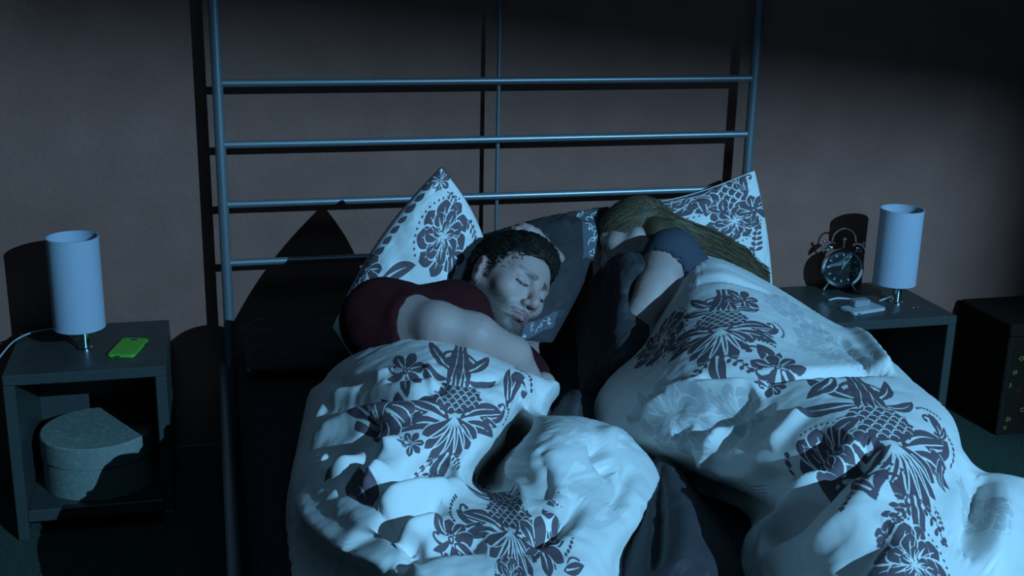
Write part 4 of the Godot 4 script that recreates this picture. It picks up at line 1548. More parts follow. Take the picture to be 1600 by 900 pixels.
	obj("front_face", pillow_mesh(f3, false), cloth_mat(cv3), t3)
	obj("back_face", pillow_mesh(k3, true), cloth_mat(cw), t3)
	obj("seam", seam_mesh(f3, 0.0025), cloth_mat(cw), t3)

func border(cv: Dictionary, a: Vector2, b: Vector2, w: float) -> void:
	var v := (b - a).normalized()
	v = Vector2(-v.y, v.x) * w * 0.5
	c_poly(cv, PackedVector2Array([a + v, b + v, b - v, a - v]), lin(0.10, 0.10, 0.115))
	scroll_band(cv, a, b, w * 0.95, lin(0.60, 0.58, 0.56))

func charcoal_print(cv: Dictionary) -> void:
	var rng := RandomNumberGenerator.new()
	rng.seed = 4
	for k in 16:
		var p := pen(cv, Vector2(rng.randf() * 512, rng.randf() * 512), rng.randf() * TAU, rng.randf_range(50, 90), lin(0.066, 0.053, 0.056), lin(0.046, 0.036, 0.038))
		curl(p, Vector2.ZERO, 0.0, 1.2, 0.06, 1.0)
		leaf(p, Vector2(0.1, 0.1), 0.8, 0.9, 0.3, 0.6)

func charcoal_mat(_x: bool) -> StandardMaterial3D:
	var cv := canvas(512, 512, lin(0.046, 0.036, 0.038))
	charcoal_print(cv)
	return cloth_mat(cv)

# ------------------------------------------------------------------ bodies: distance fields meshed as surface nets
func field(lo: Vector3, hi: Vector3, cell: float) -> Dictionary:
	var n := Vector3i(((hi - lo) / cell).ceil()) + Vector3i.ONE
	var d := PackedFloat32Array()
	d.resize(n.x * n.y * n.z)
	d.fill(0.2)
	return {"lo": lo, "n": n, "c": cell, "d": d}

func f_put(F: Dictionary, lo: Vector3, hi: Vector3, k: float, sub: bool, fn: Callable) -> void:
	var n: Vector3i = F.n
	var cell: float = F.c
	var base: Vector3 = F.lo
	var m := Vector3.ONE * (k * 1.2 + cell * 2.5)
	var a := Vector3i(((lo - m - base) / cell).floor()).clamp(Vector3i.ZERO, n - Vector3i.ONE)
	var b := Vector3i(((hi + m - base) / cell).ceil()).clamp(Vector3i.ZERO, n - Vector3i.ONE)
	var d: PackedFloat32Array = F.d
	F.d = PackedFloat32Array()
	var ik := 1.0 / maxf(k, 1e-5)
	for z in range(a.z, b.z + 1):
		for y in range(a.y, b.y + 1):
			var o := (z * n.y + y) * n.x
			for x in range(a.x, b.x + 1):
				var v: float = fn.call(base + Vector3(x, y, z) * cell)
				var w := d[o + x]
				if sub:
					v = -v
					var h := maxf(k - absf(w - v), 0.0) * ik
					d[o + x] = maxf(w, v) + h * h * k * 0.25
				else:
					var h := maxf(k - absf(w - v), 0.0) * ik
					d[o + x] = minf(w, v) - h * h * k * 0.25
	F.d = d

func f_caps(F: Dictionary, a: Vector3, b: Vector3, ra: float, rb: float, k: float, sub := false) -> void:
	var r := Vector3.ONE * maxf(ra, rb)
	var ab := b - a
	var il := 1.0 / maxf(ab.length_squared(), 1e-9)
	f_put(F, a.min(b) - r, a.max(b) + r, k, sub, func(p: Vector3) -> float:
		var t := clampf((p - a).dot(ab) * il, 0.0, 1.0)
		return p.distance_to(a + ab * t) - lerpf(ra, rb, t))

func f_ell(F: Dictionary, c: Vector3, r: Vector3, k: float, sub := false, turn := Basis.IDENTITY) -> void:
	var inv := turn.inverse()
	var R := Vector3.ONE * maxf(r.x, maxf(r.y, r.z))
	var ir := Vector3.ONE / r
	f_put(F, c - R, c + R, k, sub, func(p: Vector3) -> float:
		var q := inv * (p - c) * ir
		var k0 := q.length()
		var k1 := (q * ir).length()
		return k0 * (k0 - 1.0) / maxf(k1, 1e-6))

func f_chain(F: Dictionary, pts: Array, rad: Array, k: float, sub := false) -> void:
	for i in pts.size() - 1:
		f_caps(F, pts[i], pts[i + 1], rad[i], rad[i + 1], k, sub)

# returns {P, N, I}
func nets(F: Dictionary) -> Dictionary:
	var n: Vector3i = F.n
	var d: PackedFloat32Array = F.d
	var cell: float = F.c
	var lo: Vector3 = F.lo
	var idx := PackedInt32Array()
	idx.resize(n.x * n.y * n.z)
	idx.fill(-1)
	var P := PackedVector3Array()
	var sy := n.x
	var sz := n.x * n.y
	var corner := [0, 1, sy, sy + 1, sz, sz + 1, sz + sy, sz + sy + 1]
	var edges := [[0, 1], [2, 3], [4, 5], [6, 7], [0, 2], [1, 3], [4, 6], [5, 7], [0, 4], [1, 5], [2, 6], [3, 7]]
	for z in n.z - 1:
		for y in n.y - 1:
			var o := z * sz + y * sy
			for x in n.x - 1:
				var q := o + x
				var s0 := d[q] < 0.0
				if s0 == (d[q + 1] < 0.0) and s0 == (d[q + sy] < 0.0) and s0 == (d[q + sy + 1] < 0.0) and s0 == (d[q + sz] < 0.0) and s0 == (d[q + sz + 1] < 0.0) and s0 == (d[q + sz + sy] < 0.0) and s0 == (d[q + sz + sy + 1] < 0.0):
					continue
				var sum := Vector3.ZERO
				var cnt := 0
				for e in edges:
					var va := d[q + corner[e[0]]]
					var vb := d[q + corner[e[1]]]
					if (va < 0.0) != (vb < 0.0):
						var t := va / (va - vb)
						var ca: int = e[0]
						var cb: int = e[1]
						var pa := Vector3(ca & 1, (ca >> 1) & 1, ca >> 2)
						var pb := Vector3(cb & 1, (cb >> 1) & 1, cb >> 2)
						sum += pa.lerp(pb, t)
						cnt += 1
				idx[q] = P.size()
				P.append(lo + (Vector3(x, y, z) + sum / cnt) * cell)
	var I := PackedInt32Array()
	for z in range(1, n.z - 1):
		for y in range(1, n.y - 1):
			var o := z * sz + y * sy
			for x in range(1, n.x - 1):
				var q := o + x
				var ins := d[q] < 0.0
				if ins != (d[q + 1] < 0.0): net_quad(I, idx, q, q - sy, q - sy - sz, q - sz, ins)
				if ins != (d[q + sy] < 0.0): net_quad(I, idx, q, q - sz, q - sz - 1, q - 1, ins)
				if ins != (d[q + sz] < 0.0): net_quad(I, idx, q, q - 1, q - 1 - sy, q - sy, ins)
	return {"P": P, "N": auto_normals(P, I), "I": I}

func net_quad(I: PackedInt32Array, idx: PackedInt32Array, a: int, b: int, c: int, d: int, ins: bool) -> void:
	var A := idx[a]
	var B := idx[b]
	var C := idx[c]
	var D := idx[d]
	if A < 0 or B < 0 or C < 0 or D < 0: return
	if ins: I.append_array(PackedInt32Array([A, C, B, A, D, C]))
	else: I.append_array(PackedInt32Array([A, B, C, A, C, D]))

func field_at(F: Dictionary, p: Vector3) -> float:
	var n: Vector3i = F.n
	var q := Vector3i(((p - F.lo) / F.c).round()).clamp(Vector3i.ZERO, n - Vector3i.ONE)
	return F.d[(q.z * n.y + q.y) * n.x + q.x]

# joins several nets, each with its own transform and colouring, into one mesh
func join_nets(parts: Array) -> ArrayMesh:
	var P := PackedVector3Array()
	var N := PackedVector3Array()
	var I := PackedInt32Array()
	var C := PackedColorArray()
	for g in parts:
		var xf: Transform3D = g.xf
		var base := P.size()
		var col: Callable = g.col
		for i in g.net.P.size():
			var p: Vector3 = g.net.P[i]
			P.append(xf * p)
			N.append((xf.basis * (g.net.N[i] as Vector3)).normalized())
			C.append(col.call(p))
		for i in g.net.I:
			I.append(base + i)
	return raw_mesh(P, N, I, null, C)

func vmat(rough: float, spec := 0.4, sss := 0.0) -> StandardMaterial3D:
	var m := smat(Color.WHITE, rough, 0.0, spec)
	m.vertex_color_use_as_albedo = true
	if sss > 0.0:
		m.subsurf_scatter_enabled = true
		m.subsurf_scatter_strength = sss
	return m

# ------------------------------------------------------------------ heads (local axes: x to the sleeper's left, y to the crown, z out of the face)
func head_field(cell: float, female := false) -> Dictionary:
	var F := field(Vector3(-0.11, -0.20, -0.14), Vector3(0.11, 0.14, 0.15), cell)
	f_ell(F, Vector3(0, 0.032, -0.014), Vector3(0.077, 0.090, 0.098), 0.01)
	f_ell(F, Vector3(0, 0.004, 0.034), Vector3(0.063, 0.086, 0.060), 0.03)
	f_ell(F, Vector3(0, -0.058, 0.036), Vector3(0.050, 0.046, 0.050), 0.03)
	for s in [-1.0, 1.0]:
		f_caps(F, Vector3(s * 0.056, -0.045, -0.006), Vector3(s * 0.020, -0.095, 0.062), 0.017, 0.017 if not female else 0.013, 0.024)
		f_ell(F, Vector3(s * 0.046, -0.020, 0.058), Vector3(0.022, 0.020, 0.022), 0.024)
		f_caps(F, Vector3(s * 0.012, 0.023, 0.087), Vector3(s * 0.048, 0.024, 0.068), 0.009, 0.008, 0.016)
	f_ell(F, Vector3(0, -0.094, 0.070), Vector3(0.019, 0.018, 0.017), 0.022)
	for s in [-1.0, 1.0]:
		f_ell(F, Vector3(s * 0.032, 0.005, 0.096), Vector3(0.018, 0.011, 0.014), 0.012, true)
		f_ell(F, Vector3(s * 0.033, 0.004, 0.077), Vector3(0.0165, 0.0125, 0.0125), 0.004)
		# closed lids: upper lid overlaps the lower along a drooping line
		f_chain(F, [Vector3(s * 0.019, 0.0, 0.0875), Vector3(s * 0.032, -0.006, 0.0905), Vector3(s * 0.047, -0.002, 0.081)], [0.0014, 0.0018, 0.0014], 0.002, true)
	# nose
	f_caps(F, Vector3(0, 0.020, 0.086), Vector3(0, -0.026, 0.112), 0.0085, 0.0115, 0.014)
	f_ell(F, Vector3(0, -0.032, 0.1135), Vector3(0.0125, 0.0115, 0.0115), 0.008)
	for s in [-1.0, 1.0]:
		f_ell(F, Vector3(s * 0.0125, -0.037, 0.102), Vector3(0.0085, 0.0085, 0.010), 0.006)
		f_ell(F, Vector3(s * 0.0065, -0.0455, 0.107), Vector3(0.0036, 0.004, 0.0055), 0.003, true)
	# mouth
	f_ell(F, Vector3(0, -0.060, 0.080), Vector3(0.030, 0.020, 0.020), 0.014)
	for s in [-1.0, 1.0]:
		f_caps(F, Vector3(s * 0.023, -0.0655, 0.087), Vector3(s * 0.004, -0.0610, 0.0985), 0.003, 0.0052, 0.005)
		f_caps(F, Vector3(s * 0.020, -0.0685, 0.087), Vector3(0, -0.0720, 0.0975), 0.0035, 0.0062, 0.005)
		f_caps(F, Vector3(s * 0.026, -0.0670, 0.090), Vector3(0, -0.0660, 0.1045), 0.0014, 0.0019, 0.003, true)
	f_ell(F, Vector3(0, -0.083, 0.098), Vector3(0.016, 0.005, 0.010), 0.008, true)
	# ears (hers are under the hair)
	for s in ([] if female else [-1.0, 1.0]):
		var tl := Basis(Vector3.RIGHT, -0.22) * Basis(Vector3.UP, s * 0.38)
		var ec := Vector3(s * 0.079, -0.004, -0.014)
		f_ell(F, ec, Vector3(0.0085, 0.033, 0.020), 0.006, false, tl)
		f_ell(F, ec + tl * Vector3(s * 0.006, 0.004, 0.003), Vector3(0.0065, 0.021, 0.0115), 0.004, true, tl)
		f_ell(F, ec + tl * Vector3(s * 0.006, -0.004, -0.002), Vector3(0.003, 0.012, 0.003), 0.003, false, tl)
		f_ell(F, ec + tl * Vector3(s * 0.003, -0.004, 0.016), Vector3(0.005, 0.008, 0.005), 0.004, false, tl)
		f_ell(F, ec + tl * Vector3(s * 0.001, -0.027, 0.005), Vector3(0.006, 0.010, 0.009), 0.006, false, tl)
	# neck
	f_caps(F, Vector3(0, -0.05, -0.030), Vector3(0, -0.21, -0.060), 0.054 if not female else 0.046, 0.060, 0.030)
	return F

func seg_d(p: Vector3, a: Vector3, b: Vector3) -> float:
	var ab := b - a
	return p.distance_to(a + ab * clampf((p - a).dot(ab) / ab.length_squared(), 0.0, 1.0))

func man_head_colour(p: Vector3) -> Color:
	var skin := Color(0.39, 0.252, 0.225)
	var c := skin
	var ax := absf(p.x)
	var nz := fposmod(sin(p.x * 12989.8 + p.y * 7823.3 + p.z * 3771.9) * 437.58, 1.0) - 0.5
	# lips
	var lip := minf(seg_d(Vector3(ax, p.y, p.z), Vector3(0.021, -0.0665, 0.089), Vector3(0.0, -0.0605, 0.100)), seg_d(Vector3(ax, p.y, p.z), Vector3(0.018, -0.069, 0.089), Vector3(0, -0.0725, 0.0995)))
	if lip < 0.0062: c = c.lerp(Color(0.27, 0.115, 0.115), clampf((0.0072 - lip) / 0.002, 0.0, 1.0))
	# nose and cheek flush, ears
	var fl := clampf(1.0 - p.distance_to(Vector3(0, -0.033, 0.112)) / 0.03, 0.0, 1.0)
	c = c.lerp(Color(0.41, 0.20, 0.175), fl * 0.6)
	if ax > 0.074 and p.z < 0.02: c = c.lerp(Color(0.41, 0.215, 0.19), 0.6)
	# stubble beard: jaw, chin, upper lip
	var jaw := clampf((-0.020 - p.y - maxf(0.0, p.z - 0.045) * 0.55) / 0.018, 0.0, 1.0)
	if p.z < 0.0: jaw *= clampf((p.z + 0.030) / 0.02, 0.0, 1.0)
	if p.y < -0.118: jaw *= clampf((p.y + 0.145) / 0.027, 0.0, 1.0)
	if p.y > -0.075 and p.z > 0.06 and ax < 0.045: jaw *= clampf((ax - 0.030) / 0.012, 0.0, 1.0)
	var mous := clampf(1.0 - absf(p.y + 0.0545 + ax * 0.20) / 0.006, 0.0, 1.0) * (1.0 if p.z > 0.07 and ax < 0.031 else 0.0)
	var side := clampf(1.0 - absf(p.z - 0.018) / 0.016, 0.0, 1.0) * (1.0 if ax > 0.05 and p.y < 0.02 and p.y > -0.055 else 0.0) * 0.7
	var beard := clampf(maxf(maxf(jaw, mous), side), 0.0, 1.0)
	if lip > 0.0062: c = c.lerp(Color(0.060, 0.043, 0.034), beard * clampf(0.84 + nz * 0.30, 0.0, 0.97))
	# brows and lashes
	var bd := seg_d(Vector3(ax, p.y, p.z), Vector3(0.014, 0.0225, 0.096), Vector3(0.049, 0.026, 0.074))
	if p.z > 0.05 and bd < 0.0085: c = c.lerp(Color(0.070, 0.044, 0.030), clampf((0.0085 - bd) / 0.004, 0.0, 1.0) * 0.85)
	var lash := minf(seg_d(Vector3(ax, p.y, p.z), Vector3(0.019, 0.0, 0.0875), Vector3(0.032, -0.006, 0.0895)), seg_d(Vector3(ax, p.y, p.z), Vector3(0.032, -0.006, 0.0895), Vector3(0.048, -0.002, 0.080)))
	if lash < 0.0034: c = c.lerp(Color(0.030, 0.020, 0.016), clampf((0.0034 - lash) / 0.0012, 0.0, 1.0))
	return c

func woman_head_colour(p: Vector3) -> Color:
	var c := Color(0.40, 0.27, 0.24)
	var ax := absf(p.x)
	var lip := minf(seg_d(Vector3(ax, p.y, p.z), Vector3(0.021, -0.0665, 0.089), Vector3(0.0, -0.0605, 0.100)), seg_d(Vector3(ax, p.y, p.z), Vector3(0.018, -0.069, 0.089), Vector3(0, -0.0725, 0.0995)))
	if lip < 0.0065: c = Color(0.28, 0.12, 0.12)
	var bd := seg_d(Vector3(ax, p.y, p.z), Vector3(0.014, 0.0225, 0.096), Vector3(0.049, 0.026, 0.074))
	if p.z > 0.05 and bd < 0.006: c = Color(0.10, 0.07, 0.05)
	var lash := minf(seg_d(Vector3(ax, p.y, p.z), Vector3(0.019, 0.0, 0.0875), Vector3(0.032, -0.006, 0.0895)), seg_d(Vector3(ax, p.y, p.z), Vector3(0.032, -0.006, 0.0895), Vector3(0.048, -0.002, 0.080)))
	if lash < 0.0034: c = Color(0.03, 0.02, 0.016)
	return c

# a hand: wrist, palm and five bent fingers; grip frame: x across the knuckles (thumb side -), y along the fingers, z out of the back of the hand
func hand_field(xf: Transform3D, curl_amt: float, mirror: float, cell := 0.0035) -> Dictionary:
	var pts := []
	for f in 4:
		var x: float = [-0.030, -0.010, 0.010, 0.028][f] * mirror
		var ln: float = [0.072, 0.080, 0.074, 0.058][f]
		var chain := [Vector3(x * 0.75, 0.035, 0.0), Vector3(x, 0.085 - absf(x - 0.0) * 0.12, 0.003)]
		var a := curl_amt * 0.6
		var q: Vector3 = chain[1]
		for s in 3:
			q += Vector3(x * 0.05, cos(a), -sin(a)) * ln * [0.44, 0.31, 0.25][s]
			chain.append(q)
			a += curl_amt * 0.9
		pts.append([chain, [0.013, 0.0105, 0.0092, 0.0082, 0.0070]])
	pts.append([[Vector3(-0.018 * mirror, 0.015, -0.004), Vector3(-0.042 * mirror, 0.045, -0.012), Vector3(-0.050 * mirror, 0.075, -0.020), Vector3(-0.048 * mirror, 0.098, -0.026)], [0.015, 0.012, 0.0098, 0.0080]])
	var lo := Vector3.ONE * 1e9
	var hi := -lo
	for c in pts:
		for p in c[0]:
			lo = lo.min(xf * p)
			hi = hi.max(xf * p)
	lo = lo.min(xf * Vector3(0, -0.03, 0))
	hi = hi.max(xf * Vector3(0, -0.03, 0))
	var F := field(lo - Vector3.ONE * 0.045, hi + Vector3.ONE * 0.045, cell)
	f_caps(F, xf * Vector3(0, -0.03, 0), xf * Vector3(0, 0.02, 0), 0.025, 0.027, 0.01)
	f_ell(F, xf * Vector3(0, 0.045, 0), Vector3(0.038, 0.050, 0.015), 0.012, false, xf.basis)
	for c in pts:
		var w := []
		for p in c[0]: w.append(xf * p)
		f_chain(F, w, c[1], 0.005)
	return F

func cam_frame(px: float, py: float, depth: float, x: Vector3, y: Vector3, z: Vector3, s: float) -> Transform3D:
	var Y := y.normalized()
	var Z := (z - Y * z.dot(Y)).normalized()
	var X := Y.cross(Z)
	return Transform3D(cam_basis * Basis(X, Y, Z).scaled_local(Vector3.ONE * s), CAM_POS + ray(px, py) * depth)

func body_skin(_p: Vector3) -> Color:
	return Color(0.39, 0.258, 0.232)

func build_people() -> void:
	M.skin = vmat(0.55, 0.45, 0.06)
	build_man()
	build_woman()

func build_man() -> void:
	var man := thing("person", "sleeping man in a maroon t-shirt lying on his side", "person")
	# head, posed from the photo: crown up to the right, face turned to the right
	var hx := cam_frame(790.0, 447.0, 2.69, Vector3.ZERO, Vector3(0.44, 0.85, -0.28), Vector3(0.66, -0.10, 0.74), 1.0)
	var HF := head_field(0.0026)
	var head := nets(HF)
	# body
	var neck_top := hx * Vector3(0, -0.10, -0.035)
	var nb := pz(708, 500, 0.66)
	var sr := pz(596, 500, 0.70)
	var sl := pz(800, 600, 0.66)
	var elbow := pz(684, 508, 0.84)
	var wrist := pz(844, 620, 0.78)
	var chest := pz(690, 560, 0.78) + Vector3(0, -0.05, 0)
	var waist := Vector3(-0.45, 0.455, 1.02)
	var hips := Vector3(-0.47, 0.455, 1.30)
	var lo := Vector3(-0.72, 0.36, 0.35)
	var F := field(lo, Vector3(0.20, 0.84, 1.95), 0.011)
	f_chain(F, [neck_top, nb, chest], [0.056, 0.062, 0.10], 0.05)
	f_chain(F, [sr, nb, sl], [0.066, 0.062, 0.066], 0.05)
	f_chain(F, [sr, chest, waist, hips], [0.07, 0.10, 0.072, 0.075], 0.05)
	f_caps(F, sl, chest, 0.07, 0.10, 0.05)
	f_chain(F, [hips, Vector3(-0.40, 0.455, 1.62), Vector3(-0.40, 0.445, 1.86)], [0.085, 0.06, 0.05], 0.05)
	# arm laid across the chest
	var up_mid := sr.lerp(elbow, 0.5) + Vector3(0, 0.004, 0)
	f_chain(F, [sr, up_mid, elbow], [0.060, 0.050, 0.045], 0.03)
	var fa := pz(802, 553, 0.83)
	f_chain(F, [elbow, pz(742, 524, 0.86), fa, wrist], [0.045, 0.0425, 0.034, 0.024], 0.02)
	var body := nets(F)
	# hand of that arm, slipped over the far edge of the duvet
	var fdir := Vector3(-0.25, -0.9, 0.05).normalized()
	var hb := Basis(fdir.cross(Vector3.UP).normalized(), fdir, Vector3.UP)
	hb.z = hb.x.cross(hb.y).normalized()
	var h1 := Transform3D(hb, wrist)
	var hand1 := nets(hand_field(h1, 0.55, 1.0, 0.0042))
	# other hand, resting behind the crown with its fingers bent forward over the hair
	var k0 := pz(850, 392, 0.38)
	var yd := (pz(808, 356, 0.41) - k0).normalized()
	var zd := (Vector3(-0.1, 0.5, 0.75) - yd * Vector3(-0.1, 0.5, 0.75).dot(yd)).normalized()
	var h2 := Transform3D(Basis(yd.cross(zd), yd, zd), k0 - yd * 0.02).scaled_local(Vector3.ONE * 0.80)
	var F2 := hand_field(h2, 0.55, 1.0, 0.0032)
	var hand2 := nets(F2)
	var arm2 := field(Vector3(-0.1, 0.36, 0.20), Vector3(0.36, 0.80, 0.80), 0.011)
	f_chain(arm2, [h2 * Vector3(0, -0.03, 0), pz(835, 415, 0.32), Vector3(0.02, 0.43, 0.30), Vector3(-0.07, 0.43, 0.50), sl], [0.021, 0.026, 0.040, 0.044, 0.05], 0.02)
	var armn := nets(arm2)
	var id := Transform3D.IDENTITY
	var knuckle := func(_p: Vector3) -> Color: return Color(0.40, 0.235, 0.21)
	obj("body", join_nets([
		{"net": body, "xf": id, "col": body_skin},
		{"net": head, "xf": hx, "col": man_head_colour},
		{"net": hand1, "xf": id, "col": body_skin},
		{"net": hand2, "xf": id, "col": knuckle},
		{"net": armn, "xf": id, "col": body_skin},
	]), M.skin, man)
	# maroon t-shirt: a looser skin over shoulders, chest and the sleeve, open at the neck
	var S := field(lo, Vector3(0.20, 0.84, 1.45), 0.010)
	f_chain(S, [sr, nb, sl], [0.074, 0.070, 0.074], 0.05)
	f_chain(S, [sr, chest, waist], [0.078, 0.108, 0.080], 0.05)
	f_chain(S, [nb, chest], [0.070, 0.112], 0.05)
	f_caps(S, sl, chest, 0.078, 0.108, 0.05)
	f_caps(S, sr, sr.lerp(elbow, 0.50), 0.070, 0.064, 0.03)
	f_caps(S, sr.lerp(elbow, 1.05), sr.lerp(elbow, 1.6), 0.085, 0.085, 0.012, true)
	f_caps(S, sr.lerp(elbow, 1.05), wrist, 0.075, 0.06, 0.012, true)
	f_caps(S, neck_top, nb.lerp(neck_top, 0.42), 0.075, 0.072, 0.006, true)
	var sn := nets(S)
	var nzs := FastNoiseLite.new()
	nzs.seed = 31
	nzs.frequency = 9.0
	for i in sn.P.size():
		sn.P[i] += sn.N[i] * nzs.get_noise_3dv(sn.P[i]) * 0.006
	sn.N = auto_normals(sn.P, sn.I)
	var maroon := smat(Color.WHITE, 0.95, 0.0, 0.2)
	maroon.albedo_texture = noise_tex(33, 0.05, lin(0.038, 0.0075, 0.0085), lin(0.052, 0.010, 0.012))
	maroon.uv1_triplanar = true
	maroon.uv1_scale = Vector3.ONE * 3.0
	obj("t_shirt", raw_mesh(sn.P, sn.N, sn.I), maroon, man)
	man_hair(man, hx)

func man_hair(man: Node3D, hx: Transform3D) -> void:
	var F := field(Vector3(-0.12, -0.14, -0.15), Vector3(0.12, 0.17, 0.13), 0.004)
	f_ell(F, Vector3(0, 0.033, -0.016), Vector3(0.081, 0.094, 0.102), 0.01)
	f_ell(F, Vector3(0.01, 0.080, 0.025), Vector3(0.062, 0.048, 0.062), 0.03)
	f_ell(F, Vector3(0, -0.050, -0.075), Vector3(0.056, 0.050, 0.030), 0.03)
	# cut out the face, the sides before the ears and the nape
	f_ell(F, Vector3(0, -0.040, 0.100), Vector3(0.092, 0.116, 0.066), 0.006, true)
	f_ell(F, Vector3(0, 0.035, 0.112), Vector3(0.070, 0.045, 0.040), 0.008, true)
	f_ell(F, Vector3(0, -0.100, 0.040), Vector3(0.12, 0.070, 0.085), 0.006, true)
	for s in [-1.0, 1.0]:
		f_ell(F, Vector3(s * 0.085, -0.010, -0.014), Vector3(0.030, 0.044, 0.032), 0.006, true)
	var net := nets(F)
	var rng := RandomNumberGenerator.new()
	rng.seed = 17
	var nz := FastNoiseLite.new()
	nz.seed = 8
	nz.frequency = 34.0
	for i in net.P.size():
		var p: Vector3 = net.P[i]
		net.P[i] = p + net.N[i] * nz.get_noise_3d(p.x * 2.0, p.y * 0.8, p.z * 0.8) * 0.003
	net.N = auto_normals(net.P, net.I)
	var P := PackedVector3Array()
	var N := PackedVector3Array()
	var I := PackedInt32Array()
	for i in net.P.size():
		P.append(hx * net.P[i])
		N.append((hx.basis * net.N[i]).normalized())
	I = net.I.duplicate()
	# short locks lying over the cap
	for k in 6500:
		var i := rng.randi_range(0, net.P.size() - 1)
		var p: Vector3 = net.P[i]
		var n: Vector3 = net.N[i]
		if n.length() < 0.5 or p.length() < 0.06: continue
		var flow := (Vector3(p.x * 3.0, 0.25 - p.y * 2.0, -0.55) + Vector3(rng.randf_range(-.3, .3), rng.randf_range(-.25, .25), rng.randf_range(-.2, .2)))
		flow = (flow - n * flow.dot(n)).normalized()
		var ln := rng.randf_range(0.010, 0.022)
		var path := PackedVector3Array([hx * (p - n * 0.002), hx * (p + n * 0.0022 + flow * ln * 0.5), hx * (p + n * 0.0010 + flow * ln)])
		add_tube(P, N, I, path, PackedFloat32Array([0.0009, 0.0008, 0.0003]), 3)
	var hm := smat(lin(0.016, 0.011, 0.008), 0.6, 0.0, 0.35)
	obj("hair", raw_mesh(P, N, I), hm, man)

func build_woman() -> void:
	var w := thing("person", "sleeping woman with long fair hair turned towards the man", "person")
	var hx := cam_frame(992.0, 376.0, 3.06, Vector3.ZERO, Vector3(-0.32, 0.55, -0.77), Vector3(-0.70, -0.62, 0.25), 0.88)
	var head := nets(head_field(0.004, true))
	var sh := pz(1050, 400, 0.49)
	var shr := sh + Vector3(-0.10, -0.20, -0.04)
	var elbow := pz(990, 515, 0.60)
	var hand := Vector3(0.30, 0.43, 0.62)
	var neck := hx * Vector3(0, -0.11, -0.035)
	var nb := (sh + shr) / 2 + Vector3(-0.02, 0.0, -0.06)
	var chest := Vector3(0.42, 0.52, 0.62)
	var hips := Vector3(0.42, 0.49, 1.02)
	var F := field(Vector3(0.0, 0.36, 0.08), Vector3(0.75, 0.78, 1.95), 0.011)
	f_chain(F, [neck, nb, chest], [0.046, 0.056, 0.095], 0.04)
	f_caps(F, sh, shr, 0.050, 0.055, 0.05)
	f_chain(F, [sh, chest, hips], [0.050, 0.10, 0.105], 0.05)
	f_caps(F, shr, chest, 0.055, 0.09, 0.05)
	f_chain(F, [hips, Vector3(0.42, 0.48, 1.32), Vector3(0.36, 0.445, 1.72)], [0.09, 0.06, 0.045], 0.05)
	f_chain(F, [sh, sh.lerp(elbow, 0.45), elbow], [0.048, 0.042, 0.035], 0.02)
	f_chain(F, [elbow, hand], [0.035, 0.024], 0.015)
	var body := nets(F)
	var fd := (hand - elbow).normalized()
	var hb := Basis(fd.cross(Vector3.RIGHT).normalized(), fd, Vector3.ZERO)
	hb.z = hb.x.cross(hb.y).normalized()
	var hn := nets(hand_field(Transform3D(hb, hand).scaled_local(Vector3.ONE * 0.9), 0.4, 1.0, 0.0045))
	var skin := func(_p: Vector3) -> Color: return Color(0.40, 0.275, 0.25)
	var id := Transform3D.IDENTITY
	obj("body", join_nets([{"net": body, "xf": id, "col": skin}, {"net": head, "xf": hx, "col": woman_head_colour}, {"net": hn, "xf": id, "col": skin}]), M.skin, w)
	# grey-blue t-shirt
	var S := field(Vector3(0.0, 0.36, 0.08), Vector3(0.75, 0.80, 1.2), 0.010)
	f_caps(S, sh, shr, 0.054, 0.062, 0.05)
	f_chain(S, [sh, chest, hips], [0.054, 0.108, 0.11], 0.05)
	f_chain(S, [nb, chest], [0.062, 0.10], 0.04)
	f_caps(S, sh, sh.lerp(elbow, 0.1), 0.053, 0.050, 0.02)
	f_caps(S, sh.lerp(elbow, 0.33), sh.lerp(elbow, 1.2), 0.066, 0.066, 0.008, true)
	var sn := nets(S)
	obj("t_shirt", raw_mesh(sn.P, sn.N, sn.I), smat(lin(0.060, 0.062, 0.080), 0.95, 0.0, 0.2), w)
	woman_hair(w, hx)

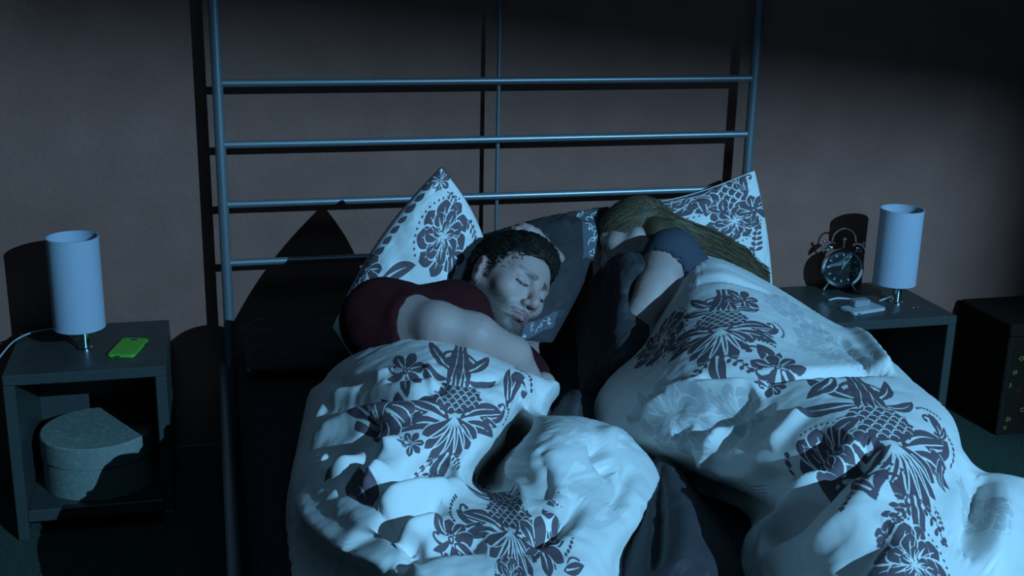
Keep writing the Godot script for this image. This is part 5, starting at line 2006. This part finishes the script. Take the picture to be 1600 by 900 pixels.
func woman_hair(w: Node3D, hx: Transform3D) -> void:
	var P := PackedVector3Array()
	var N := PackedVector3Array()
	var I := PackedInt32Array()
	var C := PackedColorArray()
	# cap over the skull
	var F := field(Vector3(-0.12, -0.15, -0.16), Vector3(0.12, 0.16, 0.13), 0.0055)
	f_ell(F, Vector3(0, 0.036, -0.020), Vector3(0.080, 0.092, 0.100), 0.01)
	f_ell(F, Vector3(0, -0.060, -0.060), Vector3(0.076, 0.070, 0.050), 0.03)
	f_ell(F, Vector3(0, -0.040, 0.115), Vector3(0.068, 0.098, 0.070), 0.006, true)
	var net := nets(F)
	for i in net.P.size():
		P.append(hx * net.P[i])
		N.append((hx.basis * net.N[i]).normalized())
		C.append(Color(0.085, 0.059, 0.034))
	I = net.I.duplicate()
	var rng := RandomNumberGenerator.new()
	rng.seed = 23
	# long locks: from the crown over the shoulder and down the pillow
	for k in 2000:
		var u := rng.randf()
		var v := rng.randf()
		var g := func(s: float) -> float: return rng.randf_range(-s, s)
		# over the skull, from hairline and parting round to the nape
		var n0 := Vector3(rng.randf_range(-0.25, 0.95), rng.randf_range(0.05, 1.0), rng.randf_range(-0.2, 0.85)).normalized()
		if k % 2 == 0: n0 = Vector3(rng.randf_range(0.0, 0.8), rng.randf_range(-0.25, 0.9), rng.randf_range(0.35, 0.95)).normalized()
		var n1 := Vector3(0.62 + g.call(0.2), -0.35 + g.call(0.25), -0.62 + g.call(0.2)).normalized()
		var lift := rng.randf_range(1.01, 1.09)
		var pts := []
		for q in 4:
			var dd := n0.slerp(n1, q / 3.0)
			pts.append(hx * (Vector3(0, 0.036, -0.020) + dd * Vector3(0.084, 0.096, 0.105) * lift))
		pts.append(pz(1076 + g.call(8), 350 + 34 * v + g.call(4), 0.37 - 0.03 * u))
		pts.append(pz(1116 + g.call(10), 366 + 34 * v + g.call(5), 0.33 - 0.03 * u))
		pts.append(pz(1156 + g.call(10), 390 + 34 * v + g.call(7), 0.29 - 0.03 * u))
		pts.append(pz(1194 + g.call(10), 426 + 24 * v + g.call(9), 0.27 - 0.03 * u))
		if rng.randf() < 0.35: pts = pts.slice(0, 6 + rng.randi_range(0, 1))
		var path := bezier_path(pts, 3)
		var base := P.size()
		var r := rng.randf_range(0.0012, 0.0026)
		var rad := PackedFloat32Array()
		for i in path.size():
			var t := float(i) / (path.size() - 1)
			rad.append(r * (1.0 - 0.75 * t * t))
		add_tube(P, N, I, path, rad, 4)
		var tone := Color(0.155, 0.108, 0.060).lerp(Color(0.062, 0.043, 0.026), rng.randf())    # each lock one tone from root to tip
		for i in P.size() - base:
			C.append(tone)
	obj("hair", raw_mesh(P, N, I, null, C), vmat(0.5, 0.4), w)
